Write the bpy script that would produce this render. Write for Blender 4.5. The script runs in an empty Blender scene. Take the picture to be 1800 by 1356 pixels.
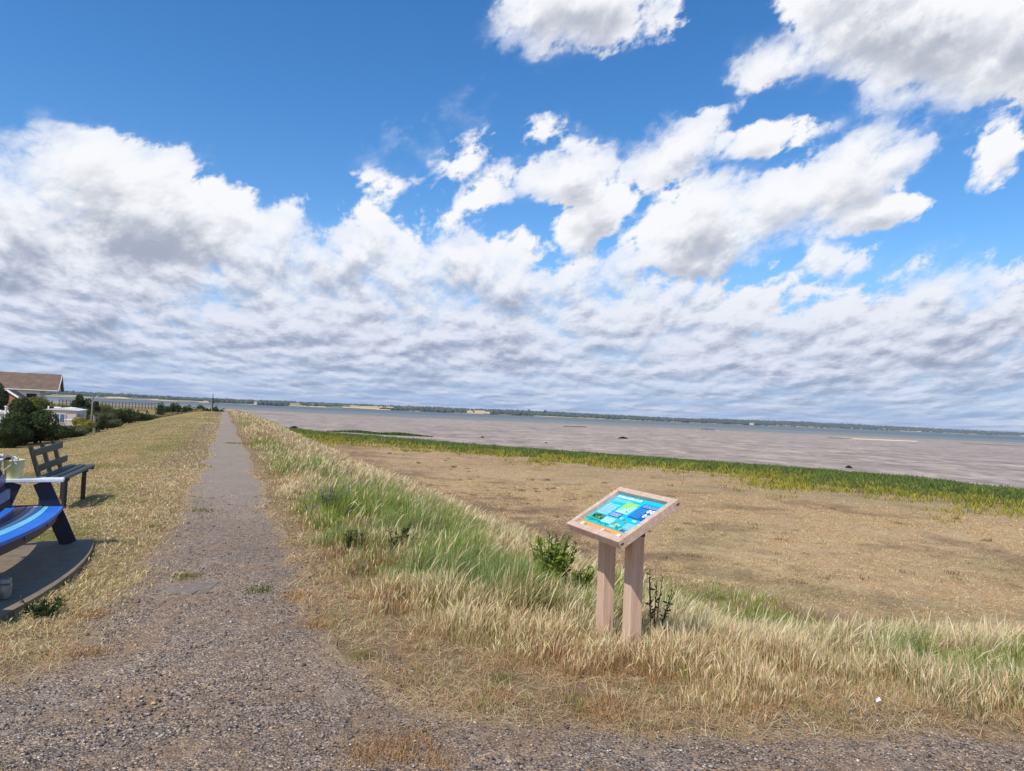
import bpy, math
import numpy as np
from mathutils import Matrix, Vector

rng = np.random.default_rng(7)
SC = bpy.context.scene
COL = SC.collection

# ------------------------------------------------------------------ camera model
W, H, FPX, EYE = 1800.0, 1356.0, 1250.0, 1.6
ROLL = math.atan(.0421)
PITCH = math.atan(50.0 * math.cos(ROLL) / FPX)
cF = np.array([0, math.cos(PITCH), math.sin(PITCH)])
_r0 = np.array([1.0, 0, 0]); _u0 = np.cross(_r0, cF)
cR = math.cos(ROLL) * _r0 + math.sin(ROLL) * _u0
cU = -math.sin(ROLL) * _r0 + math.cos(ROLL) * _u0
CAM = np.array([0, 0, EYE])

def ray(px, py):
    return cF + cR * (px - W / 2) / FPX - cU * (py - H / 2) / FPX
def onz(px, py, z=0.0):
    r = ray(px, py); return CAM + r * ((z - EYE) / r[2])
def aty(px, py, Y):
    r = ray(px, py); return CAM + r * (Y / r[1])
def azel(px, py):
    r = ray(px, py); r = r / np.linalg.norm(r)
    return np.array([math.degrees(math.atan2(r[0], r[1])), math.degrees(math.asin(r[2]))])

cam_d = bpy.data.cameras.new('camera'); cam = bpy.data.objects.new('camera', cam_d); COL.objects.link(cam)
cam_d.sensor_width = 36; cam_d.lens = 36 * FPX / W; cam_d.clip_start = .05; cam_d.clip_end = 30000
m = Matrix((( cR[0], cU[0], -cF[0], 0), (cR[1], cU[1], -cF[1], 0), (cR[2], cU[2], -cF[2], EYE), (0, 0, 0, 1)))
cam.matrix_world = m
SC.camera = cam
SC.view_settings.view_transform = 'Standard'; SC.view_settings.look = 'None'
SC.view_settings.exposure = 0.0; SC.view_settings.gamma = 1.0

# ------------------------------------------------------------------ small helpers
def S(r, g, b):
    f = lambda c: (c / 255 / 12.92) if c / 255 <= .04045 else ((c / 255 + .055) / 1.055) ** 2.4
    return (f(r), f(g), f(b))

def _hash(ix, iy, seed):
    h = (ix.astype(np.int64) * 374761393 + iy.astype(np.int64) * 668265263 + seed * 1442695041) & 0xFFFFFFFF
    h = ((h ^ (h >> 13)) * 1274126177) & 0xFFFFFFFF
    h = h ^ (h >> 16)
    return (h & 0xFFFFFF) / float(0xFFFFFF)
def vnoise(x, y, seed=0):
    ix, iy = np.floor(x), np.floor(y); fx, fy = x - ix, y - iy
    fx = fx * fx * (3 - 2 * fx); fy = fy * fy * (3 - 2 * fy)
    a = _hash(ix, iy, seed); b = _hash(ix + 1, iy, seed); c = _hash(ix, iy + 1, seed); d = _hash(ix + 1, iy + 1, seed)
    return (a * (1 - fx) + b * fx) * (1 - fy) + (c * (1 - fx) + d * fx) * fy
def fbm(x, y, seed=0, octv=4):
    v = 0; a = .5; t = 0
    for k in range(octv):
        v = v + a * vnoise(x * 2 ** k + 17.3 * k, y * 2 ** k - 9.1 * k, seed + k); t += a; a *= .55
    return v / t
def sstep(a, b, x):
    t = np.clip((x - a) / (b - a), 0, 1); return t * t * (3 - 2 * t)

def np_mesh(name, co, loops, starts, mats, mat_idx=None, colours=None, smooth=False, attrs=None):
    me = bpy.data.meshes.new(name)
    co = np.asarray(co, np.float32); loops = np.asarray(loops, np.int32); starts = np.asarray(starts, np.int32)
    me.vertices.add(len(co)); me.vertices.foreach_set('co', co.ravel())
    me.loops.add(len(loops)); me.loops.foreach_set('vertex_index', loops)
    me.polygons.add(len(starts)); me.polygons.foreach_set('loop_start', starts)
    if mat_idx is not None: me.polygons.foreach_set('material_index', np.asarray(mat_idx, np.int32))
    if smooth: me.polygons.foreach_set('use_smooth', np.ones(len(starts), bool))
    me.update(calc_edges=True)
    for mm in mats: me.materials.append(mm)
    if colours is not None:
        ca = me.color_attributes.new('tint', 'FLOAT_COLOR', 'POINT')
        c4 = np.ones((len(co), 4), np.float32); c4[:, :3] = colours
        ca.data.foreach_set('color', c4.ravel())
    for k, v in (attrs or {}).items():
        at = me.attributes.new(k, 'FLOAT', 'POINT'); at.data.foreach_set('value', np.asarray(v, np.float32))
    return me

def tag(o, label=None, cat=None, group=None, kind=None):
    if label: o['label'] = label
    if cat: o['category'] = cat
    if group: o['group'] = group
    if kind: o['kind'] = kind
    return o

class MB:
    """collects simple solids in world coordinates"""
    def __init__(s): s.v = []; s.f = []; s.mi = []
    def add(s, verts, faces, mi=0):
        o = len(s.v); s.v += [tuple(map(float, v)) for v in verts]
        for f in faces: s.f.append([i + o for i in f]); s.mi.append(mi)
    def obox(s, c, ax, ay, az, mi=0, bev=0.0):
        """box from centre and three half-extent vectors; bev = chamfer in metres"""
        c, ax, ay, az = (np.asarray(q, float) for q in (c, ax, ay, az))
        if bev <= 0:
            vs = [c + i * ax + j * ay + k * az for k in (-1, 1) for j in (-1, 1) for i in (-1, 1)]
            s.add(vs, [(0, 2, 3, 1), (4, 5, 7, 6), (0, 1, 5, 4), (2, 6, 7, 3), (0, 4, 6, 2), (1, 3, 7, 5)], mi)
        else:
            L = [np.linalg.norm(q) for q in (ax, ay, az)]; U = [q / l for q, l in zip((ax, ay, az), L)]
            b = min(bev, .45 * min(L)); idx = {}; vs = []
            for i in (-1, 1):
                for j in (-1, 1):
                    for k in (-1, 1):
                        sg = (i, j, k)
                        for a in range(3):
                            p = c.copy()
                            for q in range(3): p = p + U[q] * sg[q] * (L[q] - (0 if q == a else b))
                            idx[(sg, a)] = len(vs); vs.append(p)
            fs = []
            for a in range(3):
                o1, o2 = (a + 1) % 3, (a + 2) % 3
                for sgn in (-1, 1):
                    loop = []
                    for (p, q) in ((-1, -1), (1, -1), (1, 1), (-1, 1)):
                        g = [0, 0, 0]; g[a] = sgn; g[o1] = p; g[o2] = q; loop.append(idx[(tuple(g), a)])
                    fs.append(loop if sgn > 0 else loop[::-1])
                for p in (-1, 1):
                    for q in (-1, 1):
                        g0 = [0, 0, 0]; g0[o1] = p; g0[o2] = q; g1 = list(g0); g0[a] = -1; g1[a] = 1
                        lp = [idx[(tuple(g0), o1)], idx[(tuple(g1), o1)], idx[(tuple(g1), o2)], idx[(tuple(g0), o2)]]
                        fs.append(lp if p * q > 0 else lp[::-1])
            for i in (-1, 1):
                for j in (-1, 1):
                    for k in (-1, 1):
                        lp = [idx[((i, j, k), a)] for a in range(3)]
                        fs.append(lp if i * j * k > 0 else lp[::-1])
            s.add(vs, fs, mi)
    def bar(s, a, b, w, d, up=(0, 0, 1), mi=0, bev=0.0):
        """rectangular bar from a to b, w across, d along the 'up' side"""
        a = np.asarray(a, float); b = np.asarray(b, float); ax = b - a; L = np.linalg.norm(ax); ax /= L
        u = np.asarray(up, float); u = u - ax * (u @ ax); u /= np.linalg.norm(u); w_ = np.cross(ax, u)
        s.obox((a + b) / 2, ax * L / 2, w_ * w / 2, u * d / 2, mi, bev)
    def tube(s, pts, rads, n=10, mi=0, cap=True):
        pts = [np.asarray(p, float) for p in pts]; rings = []
        if np.isscalar(rads): rads = [rads] * len(pts)
        vs = []
        for i, p in enumerate(pts):
            d = pts[min(i + 1, len(pts) - 1)] - pts[max(i - 1, 0)]; d /= np.linalg.norm(d)
            r = np.array([1.0, 0, 0]) if abs(d[0]) < .9 else np.array([0, 1.0, 0])
            u = np.cross(d, r); u /= np.linalg.norm(u); v = np.cross(d, u)
            for k in range(n):
                a = 2 * math.pi * k / n; vs.append(p + (u * math.cos(a) + v * math.sin(a)) * rads[i])
        fs = []
        for i in range(len(pts) - 1):
            for k in range(n):
                fs.append((i * n + k, i * n + (k + 1) % n, (i + 1) * n + (k + 1) % n, (i + 1) * n + k))
        if cap: fs += [tuple(range(n))[::-1], tuple((len(pts) - 1) * n + k for k in range(n))]
        s.add(vs, fs, mi)
    def build(s, name, mats, parent=None, smooth=False):
        if not isinstance(mats, (list, tuple)): mats = [mats]
        off = np.zeros(3)
        if parent is not None:
            p = parent
            while p is not None: off = off + np.array(p.location); p = p.parent
        me = bpy.data.meshes.new(name)
        if parent is None:
            v = np.array(s.v); off = np.array([(v[:, 0].min() + v[:, 0].max()) / 2, (v[:, 1].min() + v[:, 1].max()) / 2, v[:, 2].min()])
        me.from_pydata([tuple(np.array(v) - off) for v in s.v], [], s.f)
        me.polygons.foreach_set('material_index', s.mi)
        if smooth: me.polygons.foreach_set('use_smooth', [True] * len(s.f))
        me.update()
        for mm in mats: me.materials.append(mm)
        o = bpy.data.objects.new(name, me); COL.objects.link(o)
        if parent is not None: o.parent = parent
        else: o.location = off
        return o

def thing(name, loc, label, cat, group=None):
    o = bpy.data.objects.new(name, None); o.empty_display_size = .2; COL.objects.link(o); o.location = tuple(float(q) for q in loc)
    return tag(o, label, cat, group)

def copy_tree(o, parent=None):
    c = o.copy(); COL.objects.link(c); c.parent = parent
    for ch in [q for q in bpy.data.objects if q.parent == o]: copy_tree(ch, c)
    return c

# ------------------------------------------------------------------ node expression helper
class X:
    def __init__(s, t, sock): s.t = t; s.s = sock
    def _m(s, op, *o, clamp=False):
        n = s.t.nodes.new('ShaderNodeMath'); n.operation = op; n.use_clamp = clamp
        for i, q in enumerate((s,) + o):
            if isinstance(q, X): s.t.links.new(q.s, n.inputs[i])
            else: n.inputs[i].default_value = float(q)
        return X(s.t, n.outputs[0])
    def __add__(s, o): return s._m('ADD', o)
    __radd__ = __add__
    def __mul__(s, o): return s._m('MULTIPLY', o)
    __rmul__ = __mul__
    def __sub__(s, o): return s._m('SUBTRACT', o)
    def __rsub__(s, o): return (s * -1.0) + o
    def __truediv__(s, o): return s._m('DIVIDE', o)
    def __neg__(s): return s * -1.0
    def ma(s, a, b): return s._m('MULTIPLY_ADD', a, b)
    def max(s, o): return s._m('MAXIMUM', o)
    def min(s, o): return s._m('MINIMUM', o)
    def smax(s, o, k): return s._m('SMOOTH_MAX', o, k)
    def sqrt(s): return s._m('SQRT')
    def abs(s): return s._m('ABSOLUTE')
    def pow(s, p): return s._m('POWER', p)
    def ln(s): return s._m('LOGARITHM', math.e)
    def clamp(s): return s._m('ADD', 0.0, clamp=True)
    def step(s, a, b):
        n = s.t.nodes.new('ShaderNodeMapRange'); n.interpolation_type = 'SMOOTHSTEP'
        s.t.links.new(s.s, n.inputs['Value']); n.inputs['From Min'].default_value = a; n.inputs['From Max'].default_value = b
        return X(s.t, n.outputs[0])
def vec(t, x, y, z=0.0):
    n = t.nodes.new('ShaderNodeCombineXYZ')
    for i, q in enumerate((x, y, z)):
        if isinstance(q, X): t.links.new(q.s, n.inputs[i])
        else: n.inputs[i].default_value = q
    return X(t, n.outputs[0])
def noise(t, v, scale, detail=4, rough=.55, dist=0.0, lac=2.0, out=0, typ='FBM'):
    n = t.nodes.new('ShaderNodeTexNoise'); n.noise_type = typ; n.normalize = True
    if v is not None: t.links.new(v.s, n.inputs['Vector'])
    n.inputs['Scale'].default_value = scale; n.inputs['Detail'].default_value = detail
    n.inputs['Roughness'].default_value = rough; n.inputs['Distortion'].default_value = dist; n.inputs['Lacunarity'].default_value = lac
    return X(t, n.outputs[out])
def voro(t, v, scale, feature='F1', out='Distance', rnd=1.0):
    n = t.nodes.new('ShaderNodeTexVoronoi'); n.feature = feature
    if v is not None: t.links.new(v.s, n.inputs['Vector'])
    n.inputs['Scale'].default_value = scale; n.inputs['Randomness'].default_value = rnd
    return X(t, n.outputs[out])
def mix(t, f, a, b, mode='MIX'):
    n = t.nodes.new('ShaderNodeMix'); n.data_type = 'RGBA'; n.blend_type = mode
    for sock, q in ((n.inputs[0], f), (n.inputs[6], a), (n.inputs[7], b)):
        if isinstance(q, X): t.links.new(q.s, sock)
        elif isinstance(q, (int, float)): sock.default_value = q if sock.type == 'VALUE' else (q, q, q, 1)
        else: sock.default_value = (*q, 1)
    return X(t, n.outputs[2])
def ramp(t, f, stops):
    n = t.nodes.new('ShaderNodeValToRGB'); t.links.new(f.s, n.inputs[0]); e = n.color_ramp.elements
    while len(e) < len(stops): e.new(.5)
    for q, (p, c) in zip(e, stops):
        q.position = p; q.color = (*c, 1) if not isinstance(c, (int, float)) else (c, c, c, 1)
    return X(t, n.outputs[0])

def new_mat(name):
    mt = bpy.data.materials.new(name); mt.use_nodes = True; t = mt.node_tree
    b = t.nodes['Principled BSDF']; b.inputs['Specular IOR Level'].default_value = .3
    return mt, t, b
def coord(t, kind='Object'):
    n = t.nodes.new('ShaderNodeTexCoord'); return X(t, n.outputs[kind])
def wpos(t):
    n = t.nodes.new('ShaderNodeNewGeometry'); return X(t, n.outputs['Position'])
def sep(t, v):
    n = t.nodes.new('ShaderNodeSeparateXYZ'); t.links.new(v.s, n.inputs[0]); return [X(t, n.outputs[i]) for i in range(3)]
def attr(t, name, out='Fac'):
    n = t.nodes.new('ShaderNodeAttribute'); n.attribute_name = name; return X(t, n.outputs[out])
def scl(t, v, sx, sy, sz):
    n = t.nodes.new('ShaderNodeMapping'); t.links.new(v.s, n.inputs[0]); n.inputs['Scale'].default_value = (sx, sy, sz); return X(t, n.outputs[0])
def bump(t, h, strength, dist, b):
    n = t.nodes.new('ShaderNodeBump'); n.inputs['Strength'].default_value = strength; n.inputs['Distance'].default_value = dist
    t.links.new(h.s, n.inputs['Height']); t.links.new(n.outputs[0], b.inputs['Normal']); return n
def setc(t, b, c, rough=None):
    if isinstance(c, X): t.links.new(c.s, b.inputs['Base Color'])
    else: b.inputs['Base Color'].default_value = (*c, 1)
    if rough is not None: b.inputs['Roughness'].default_value = rough

def simple_mat(name, c, rough=.6, var=.18, scale=6.0, bmp=.0, metal=0.0, stretch=(1, 1, 1), dirt=None, dirt_amt=.5):
    mt, t, b = new_mat(name); v = scl(t, coord(t), *stretch)
    n1 = noise(t, v, scale, 5, .6); n2 = noise(t, v, scale * 7, 3, .6)
    lo = tuple(q * (1 - var) for q in c); hi = tuple(min(1, q * (1 + var)) for q in c)
    col = mix(t, (n1 * .6 + n2 * .4).step(.3, .7), lo, hi)
    if dirt is not None: col = mix(t, noise(t, v, scale * .45, 6, .7).step(.5, .68) * dirt_amt, col, dirt)
    setc(t, b, col, rough); b.inputs['Metallic'].default_value = metal
    if bmp: bump(t, n2 + n1, .5, bmp, b)
    return mt

# ------------------------------------------------------------------ sun
SUN_AZ, SUN_EL = math.radians(-145), math.radians(50)       # azimuth from +Y towards +X: behind and to the left
sd = np.array([math.sin(SUN_AZ) * math.cos(SUN_EL), math.cos(SUN_AZ) * math.cos(SUN_EL), math.sin(SUN_EL)])
sl = bpy.data.lights.new('sun', 'SUN'); sl.energy = 4.5; sl.angle = math.radians(.53); sl.color = (1, .955, .88)
so = bpy.data.objects.new('sun', sl); COL.objects.link(so); so.location = tuple(sd * 60)
so.rotation_euler = Vector(tuple(sd)).to_track_quat('Z', 'Y').to_euler()

# ------------------------------------------------------------------ sky
def build_world():
    wd = bpy.data.worlds.new('World'); SC.world = wd; wd.use_nodes = True; t = wd.node_tree
    bg = t.nodes['Background']; bg.inputs['Strength'].default_value = .13
    sky = t.nodes.new('ShaderNodeTexSky'); sky.sky_type = 'NISHITA'; sky.sun_disc = False
    sky.sun_elevation = SUN_EL; sky.sun_rotation = SUN_AZ % (2 * math.pi)
    sky.air_density = 1.0; sky.dust_density = .15; sky.ozone_density = 3.0
    hs = t.nodes.new('ShaderNodeHueSaturation'); hs.inputs['Saturation'].default_value = 1.30; hs.inputs['Value'].default_value = 1.32
    hs.inputs['Hue'].default_value = .503
    t.links.new(sky.outputs[0], hs.inputs['Color'])
    d = coord(t, 'Generated'); x, y, z = sep(t, d)
    DEG = 180 / math.pi
    az = x._m('ARCTAN2', y) * DEG
    el = z.min(.9999)._m('ARCSINE') * DEG
    # the individual clouds of the upper sky: centre, half axes in degrees of sky, tilt (given as sky directions)
    blobs = [(1025, 5, 175, 125, 0, 1.3), (945, 20, 70, 95, 10, .9), (1600, 35, 340, 165, -4, 1.5), (1790, 60, 260, 130, 0, 1.2), (1340, 110, 90, 65, 20, .75),
             (260, 372, 230, 128, -14, 1.6), (60, 405, 170, 85, 0, .9), (395, 360, 120, 60, -25, .9),
             (995, 305, 95, 62, 10, 1.05), (1060, 380, 110, 52, 38, 1.0), (1180, 275, 130, 55, 38, .95), (1335, 245, 125, 38, 14, .95),
             (1220, 400, 190, 95, 22, 1.35), (1420, 345, 250, 72, 22, 1.15), (1560, 275, 130, 50, 18, .85), (1180, 455, 160, 45, 5, 1.0), (1540, 375, 110, 40, 10, .9),
             (1762, 272, 70, 55, 35, .50), (800, 278, 95, 62, 15, .50), (695, 330, 85, 45, 20, .50), (850, 335, 110, 45, 48, .62), (960, 238, 48, 28, 15, .36),
             (1500, 470, 110, 40, 10, .4), (1620, 440, 60, 20, 10, .4)]
    edge = [(-200, 345), (0, 335), (120, 330), (300, 330), (440, 362), (520, 375), (600, 392), (700, 372), (790, 372), (860, 385), (910, 420), (960, 452), (1050, 452), (1130, 485), (1300, 490),
            (1400, 492), (1480, 478), (1560, 480), (1640, 492), (1720, 482), (1800, 478), (2000, 470)]
    fc = t.nodes.new('ShaderNodeFloatCurve'); cm = fc.mapping; cm.use_clip = False; cv = cm.curves[0]
    pts = []
    for px, py in edge:
        a, e = azel(px, py); pts.append(((a + 60) / 120, e / 40))
    pts = [(0, .32)] + pts + [(1, .30)]
    cv.points[0].location = pts[0]; cv.points[1].location = pts[-1]
    for p in pts[1:-1]: cv.points.new(*p)
    cm.update()
    t.links.new(((az + 60.0) / 120.0).s, fc.inputs['Value']); edge_el = X(t, fc.outputs[0]) * 40.0
    mats_ = []
    for (cx, cy, rx, ry, th, wgt) in blobs:
        th = math.radians(th); c = azel(cx, cy)
        a1 = azel(cx + rx * math.cos(th), cy - rx * math.sin(th)) - c; a2 = azel(cx - ry * math.sin(th), cy - ry * math.cos(th)) - c
        Mi = np.linalg.inv(np.array([a1, a2]).T); k = -Mi @ c; mats_.append((Mi, k, wgt))
    def mask(az, el, big=False):
        r = None
        for Mi, k, wgt in mats_:
            if big and wgt < .95: continue
            u = az.ma(float(Mi[0, 0]), el.ma(float(Mi[0, 1]), float(k[0]))); v = az.ma(float(Mi[1, 0]), el.ma(float(Mi[1, 1]), float(k[1])))
            q = (u * u + v * v).sqrt().ma(-wgt, wgt)
            r = q if r is None else r.smax(q, .12)
        return r.max(-1.2)
    def field(az, el, det, big=False):
        m = mask(az, el, big)
        e = el.max(.05) + 1.0
        ux = az / e._m('POWER', .16) * .44 + 20.0; uy = e.ln() * 4.3 - az * .045
        P = vec(t, ux, uy, 3.7)
        Q = vec(t, az * .165 - el * .045, el * .21 - az * .03, 1.3)
        n_a = noise(t, Q, 1.0, det, .58, .15)
        n_b = noise(t, P, .98, det, .60, .15)
        if det > 4:
            n_f = noise(t, Q, 3.4, det - 4, .6, .2)
            fine = (n_f - .5) * 1.0 - (n_f - .5).abs() * .5 + .04
        else: fine = 0.0
        bank = ((edge_el - el) * .15).min(.50)
        bank_f = bank + (n_b - .5) * 2.5 + (n_a - .5) * .7 + .07
        up_f = m * .95 + (n_a - .5) * 2.4 + fine - .08
        return up_f.smax(bank_f, .1), n_a, n_b
    f0, nw, nb0 = field(az, el, 10)
    f1, _, nb1 = field(az + (-.2), el + (el.max(0.0) * .085 + .10).min(.9), 8)
    f2, _, nb2 = field(az + (-.7), el + 2.4, 3, True)
    soft = noise(t, vec(t, az * .10, el * .16, 5.0), 1.0, 2, .5).step(.42, .66)
    alpha = mix(t, soft, f0.step(-.04, .26), f0.step(-.30, .75))
    thick = f0.step(.10, .95)
    dark = f1.step(-.05, .85) * .42 + f2.step(.0, 1.0) * .58
    dark = dark * (thick * .65 + .35)
    relief = ((f1 - f0) * .9).max(-.5).min(.5)
    lum = 1.0 - dark * .50 - relief * .60
    # grey undersides of the receding rows of cloud
    e_s = el.max(.05) + 1.0
    n_s = noise(t, vec(t, az / e_s._m('POWER', .16) * .40 + 3.0, e_s.ln() * 5.2 - az * .04, 9.1), 0.72, 7, .56, .2)
    row = 1.0 - el.step(8.5, 15.5)
    lum = lum * (1.0 - row * .38) + row * (.27 - n_s.step(.38, .70) * .25) - row * relief * .50
    lowf = 1.0 - el.step(3.0, 15.0)
    lit = mix(t, lowf, S(250, 251, 255), S(224, 230, 246)); shd = mix(t, lowf, S(176, 182, 198), S(146, 160, 188))
    cl = mix(t, lum.step(.16, 1.0), shd, lit)
    # the last few degrees: thin pale layers
    hz = 1.0 - el.step(.6, 4.5)
    thin = noise(t, vec(t, az * .13, el * 1.05, 8.0), 1.6, 6, .62).step(.40, .62)
    alpha = mix(t, hz * .8, alpha, thin * .62 + .16)
    pale = tuple(q / .13 for q in S(128, 168, 224))
    blue = mix(t, (1.0 - el.step(-1.0, 15.0)) * .95, X(t, hs.outputs[0]), pale)
    n = t.nodes.new('ShaderNodeVectorMath'); n.operation = 'SCALE'; t.links.new(cl.s, n.inputs[0]); n.inputs['Scale'].default_value = 1 / .13
    fin = mix(t, alpha, blue, X(t, n.outputs[0]))
    fin = mix(t, (el * -1.0).step(.3, 1.2), fin, tuple(q / .13 for q in (.30, .28, .25)))
    t.links.new(fin.s, bg.inputs['Color'])
build_world()

# ------------------------------------------------------------------ terrain
PAZ = math.radians(21.9)
DIRV = np.array([-math.sin(PAZ), math.cos(PAZ)]); NRM = np.array([math.cos(PAZ), math.sin(PAZ)])
def st(x, y): return x * NRM[0] + y * NRM[1], x * DIRV[0] + y * DIRV[1]      # offset to the right of the path, distance along it
def xy(s, t): return NRM * s + DIRV * t

def seg_sd(x, y, poly, closed=False):
    """distance to a polyline and side (positive to the left of its direction)"""
    x = np.asarray(x, float); best = np.full(x.shape, 1e18); side = np.ones(x.shape)
    P = list(poly) + ([poly[0]] if closed else [])
    for (ax, ay), (bx, by) in zip(P[:-1], P[1:]):
        ex, ey = bx - ax, by - ay; L = ex * ex + ey * ey
        u = np.clip(((x - ax) * ex + (y - ay) * ey) / L, 0, 1)
        dx, dy = x - ax - u * ex, y - ay - u * ey; d = dx * dx + dy * dy
        cr = ex * (y - ay) - ey * (x - ax); w = d < best
        best = np.where(w, d, best); side = np.where(w, np.sign(cr), side)
    return np.sqrt(best), side
def in_poly(x, y, poly):
    c = np.zeros(np.shape(x), bool); n = len(poly); j = n - 1
    for i in range(n):
        xi, yi = poly[i]; xj, yj = poly[j]
        k = ((yi > y) != (yj > y)) & (x < (xj - xi) * (y - yi) / ((yj - yi) if yj != yi else 1e-12) + xi)
        c ^= k; j = i
    return c

ZM, ZW = -2.2, -2.8                                      # marsh flat and water level
_wl = [(2600, 1100), (1900, 980), (1800, 866), (1600, 842), (1400, 826), (1200, 811), (1000, 797), (850, 786), (700, 772), (600, 765), (530, 757)]
WATERLINE = [tuple(onz(px, py, ZW)[:2]) for px, py in _wl[2:]]
WATERLINE = [(140, 20), (75, 47)] + WATERLINE + [(-49.5, 134), (-64, 150), (-140, 335), (-600, 430), (-1200, 400)]
_re = [(400, 724), (414, 750), (432, 790), (455, 840), (482, 895), (515, 960), (545, 1020), (562, 1075), (592, 1135), (645, 1185), (720, 1225), (830, 1258), (960, 1280), (1200, 1286), (1500, 1284), (1800, 1292)]
_le = [(391, 724), (383, 750), (368, 790), (345, 840), (322, 890), (292, 935), (245, 980), (205, 1020), (168, 1060), (135, 1115), (95, 1150), (45, 1180), (0, 1195)]
RE = [tuple(onz(*p)[:2]) for p in _re]; LE = [tuple(onz(*p)[:2]) for p in _le]
def _ragged(P, k, amp, seed):
    out = []
    for (a, b) in zip(P[:-1], P[1:]):
        d = np.subtract(b, a); L = np.hypot(*d); nn = np.array([-d[1], d[0]]) / L
        for i in range(k):
            f = i / k; q = np.array(a) + d * f; w = min(amp, .06 * L + .02) * (2 * float(fbm(np.array([q[0] * 2.3]), np.array([q[1] * 2.3]), seed, 3)[0]) - 1) * 2.2; out.append(tuple(q + nn * w))
    return out + [P[-1]]
RE = _ragged(RE, 7, .13, 77); LE = _ragged(LE, 7, .13, 78)
PATHPOLY = RE + [(5.5, 3.55), (9, 3.3), (9, -6), (-9, -6), (-9, 3.6), (-4.2, 4.1)] + LE[::-1]

TALL = [tuple(onz(*p)[:2]) for p in [(500, 930), (540, 985), (583, 1045), (640, 1085), (720, 1122), (850, 1162), (1000, 1212), (1100, 1246), (1300, 1272), (1550, 1278), (1900, 1290)]]
def tall_sd(x, y):
    d, sg = seg_sd(x, y, TALL); d = d * sg
    return np.where(y > TALL[0][1], 9.0, d)                 # positive on the side where the grass grows tall
def zf(x, y):
    x = np.asarray(x, float); y = np.asarray(y, float)
    s, t = st(x, y)
    endt = np.maximum(t - 136, 0)
    dR = s - 1.25; dB = y - 3.75
    k = .8
    hmin = np.clip(.5 + .5 * (dR - dB) / k, 0, 1); d = dR * (1 - hmin) + dB * hmin - k * hmin * (1 - hmin)     # smooth minimum
    d = np.sqrt(np.maximum(d, 0) ** 2 + endt ** 2)
    p_ = np.clip((d - 1.1) / 7.7, 0, 1); right = ZM * (.80 * p_ + .20 * sstep(0, 1, p_))
    dl = np.sqrt(np.maximum(np.minimum(-1.95 - s, y - 2.0), 0) ** 2 + endt ** 2)
    left = -1.8 * sstep(0, 1, np.clip(dl / 10.5, 0, 1)) - .5 * sstep(12, 22, dl) + 1.25 * sstep(95, 210, y) * sstep(12, 26, dl)
    z = np.where(s > 0, right, left)
    # marsh falls to the water
    wd, sd_ = seg_sd(x, y, WATERLINE); wd = wd * sd_        # positive = land side
    fall = -.6 + .6 * sstep(0, 14, wd) - 1.5 * sstep(0, 40, -wd)
    onland = np.where(s > 0, sstep(4, 8.8, d), sstep(2, 10, endt))
    z = np.where((s > 0) | (endt > 0), z * (1 - onland) + onland * np.where(wd > 14, ZM * 1.0, ZM + fall), z)
    z = np.where((s <= 0) & (wd < 14), np.minimum(z, ZM + fall + .4 * sstep(0, 14, wd)), z)
    z = z + (fbm(x * .35, y * .35, 3, 3) - .5) * .10 * sstep(.5, 4, np.minimum(np.abs(d) + dl, 9)) + (fbm(x * 1.7, y * 1.7, 5, 3) - .5) * .035
    return z
def hit(px, py, zoff=0.0):
    """where the view through a photo pixel meets the terrain"""
    r = ray(px, py); ts = np.concatenate([np.linspace(2, 30, 500), np.linspace(30, 500, 1500)])
    P = CAM + r * ts[:, None]; h = P[:, 2] - zf(P[:, 0], P[:, 1]) - zoff
    i = int(np.argmax(h < 0)) if (h < 0).any() else len(ts) - 1
    return P[i]
def gz(x, y): return float(zf(np.array([x]), np.array([y]))[0])

# zones painted on the ground are the colour of what grows or lies there
C_THATCH = np.array(S(150, 122, 84)); C_SOIL = np.array(S(128, 104, 78))
def green_amount(x, y):
    """how green the tall grass is at a place (0 straw, 1 green)"""
    s, t = st(x, y); g = np.zeros(np.shape(x))
    for (px, py, rx, ry, w) in GREEN:
        p = _gp[(px, py)]; q = np.array([x - p[0], y - p[1]]); a, l = st(q[0], q[1])
        g = np.maximum(g, w * (1 - sstep(.35, 1.0, np.sqrt((a / rx) ** 2 + (l / ry) ** 2))))
    n = fbm(x * .9, y * .9, 31, 4)
    return np.clip(g * 1.25 + (n - .5) * 1.5 * (.25 + g), 0, 1)
GREEN = [(470, 832, .7, 3.0, 1.0), (515, 832, .9, 3.5, 1.1), (560, 835, 1.0, 4.5, 1.2), (610, 855, 1.3, 3.0, 1.0), (650, 900, 1.6, 3.0, 1.0), (715, 945, 1.7, 2.4, 1.0), (785, 1000, 1.5, 1.8, .9), (880, 1030, 1.3, 1.2, .8), (960, 1050, 1.0, .9, 1.0), (800, 930, 1.8, 3.0, .6), (700, 880, 1.8, 4.0, .6), (640, 985, .8, 1.0, .45),
         (1390, 1090, 1.8, 2.6, 1.0), (1270, 1075, 1.8, 2.6, 1.0), (1530, 1130, 1.4, 2.2, .85), (1160, 1080, 1.4, 1.8, .9), (470, 790, .9, 8, .6), (1760, 1185, 1.0, 1.4, .40), (430, 745, 1.0, 16, .6), (1000, 1070, .9, .9, .8), (1200, 1130, .9, .8, .45)]
_gp = {(g[0], g[1]): hit(g[0], g[1]) for g in GREEN}

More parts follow.
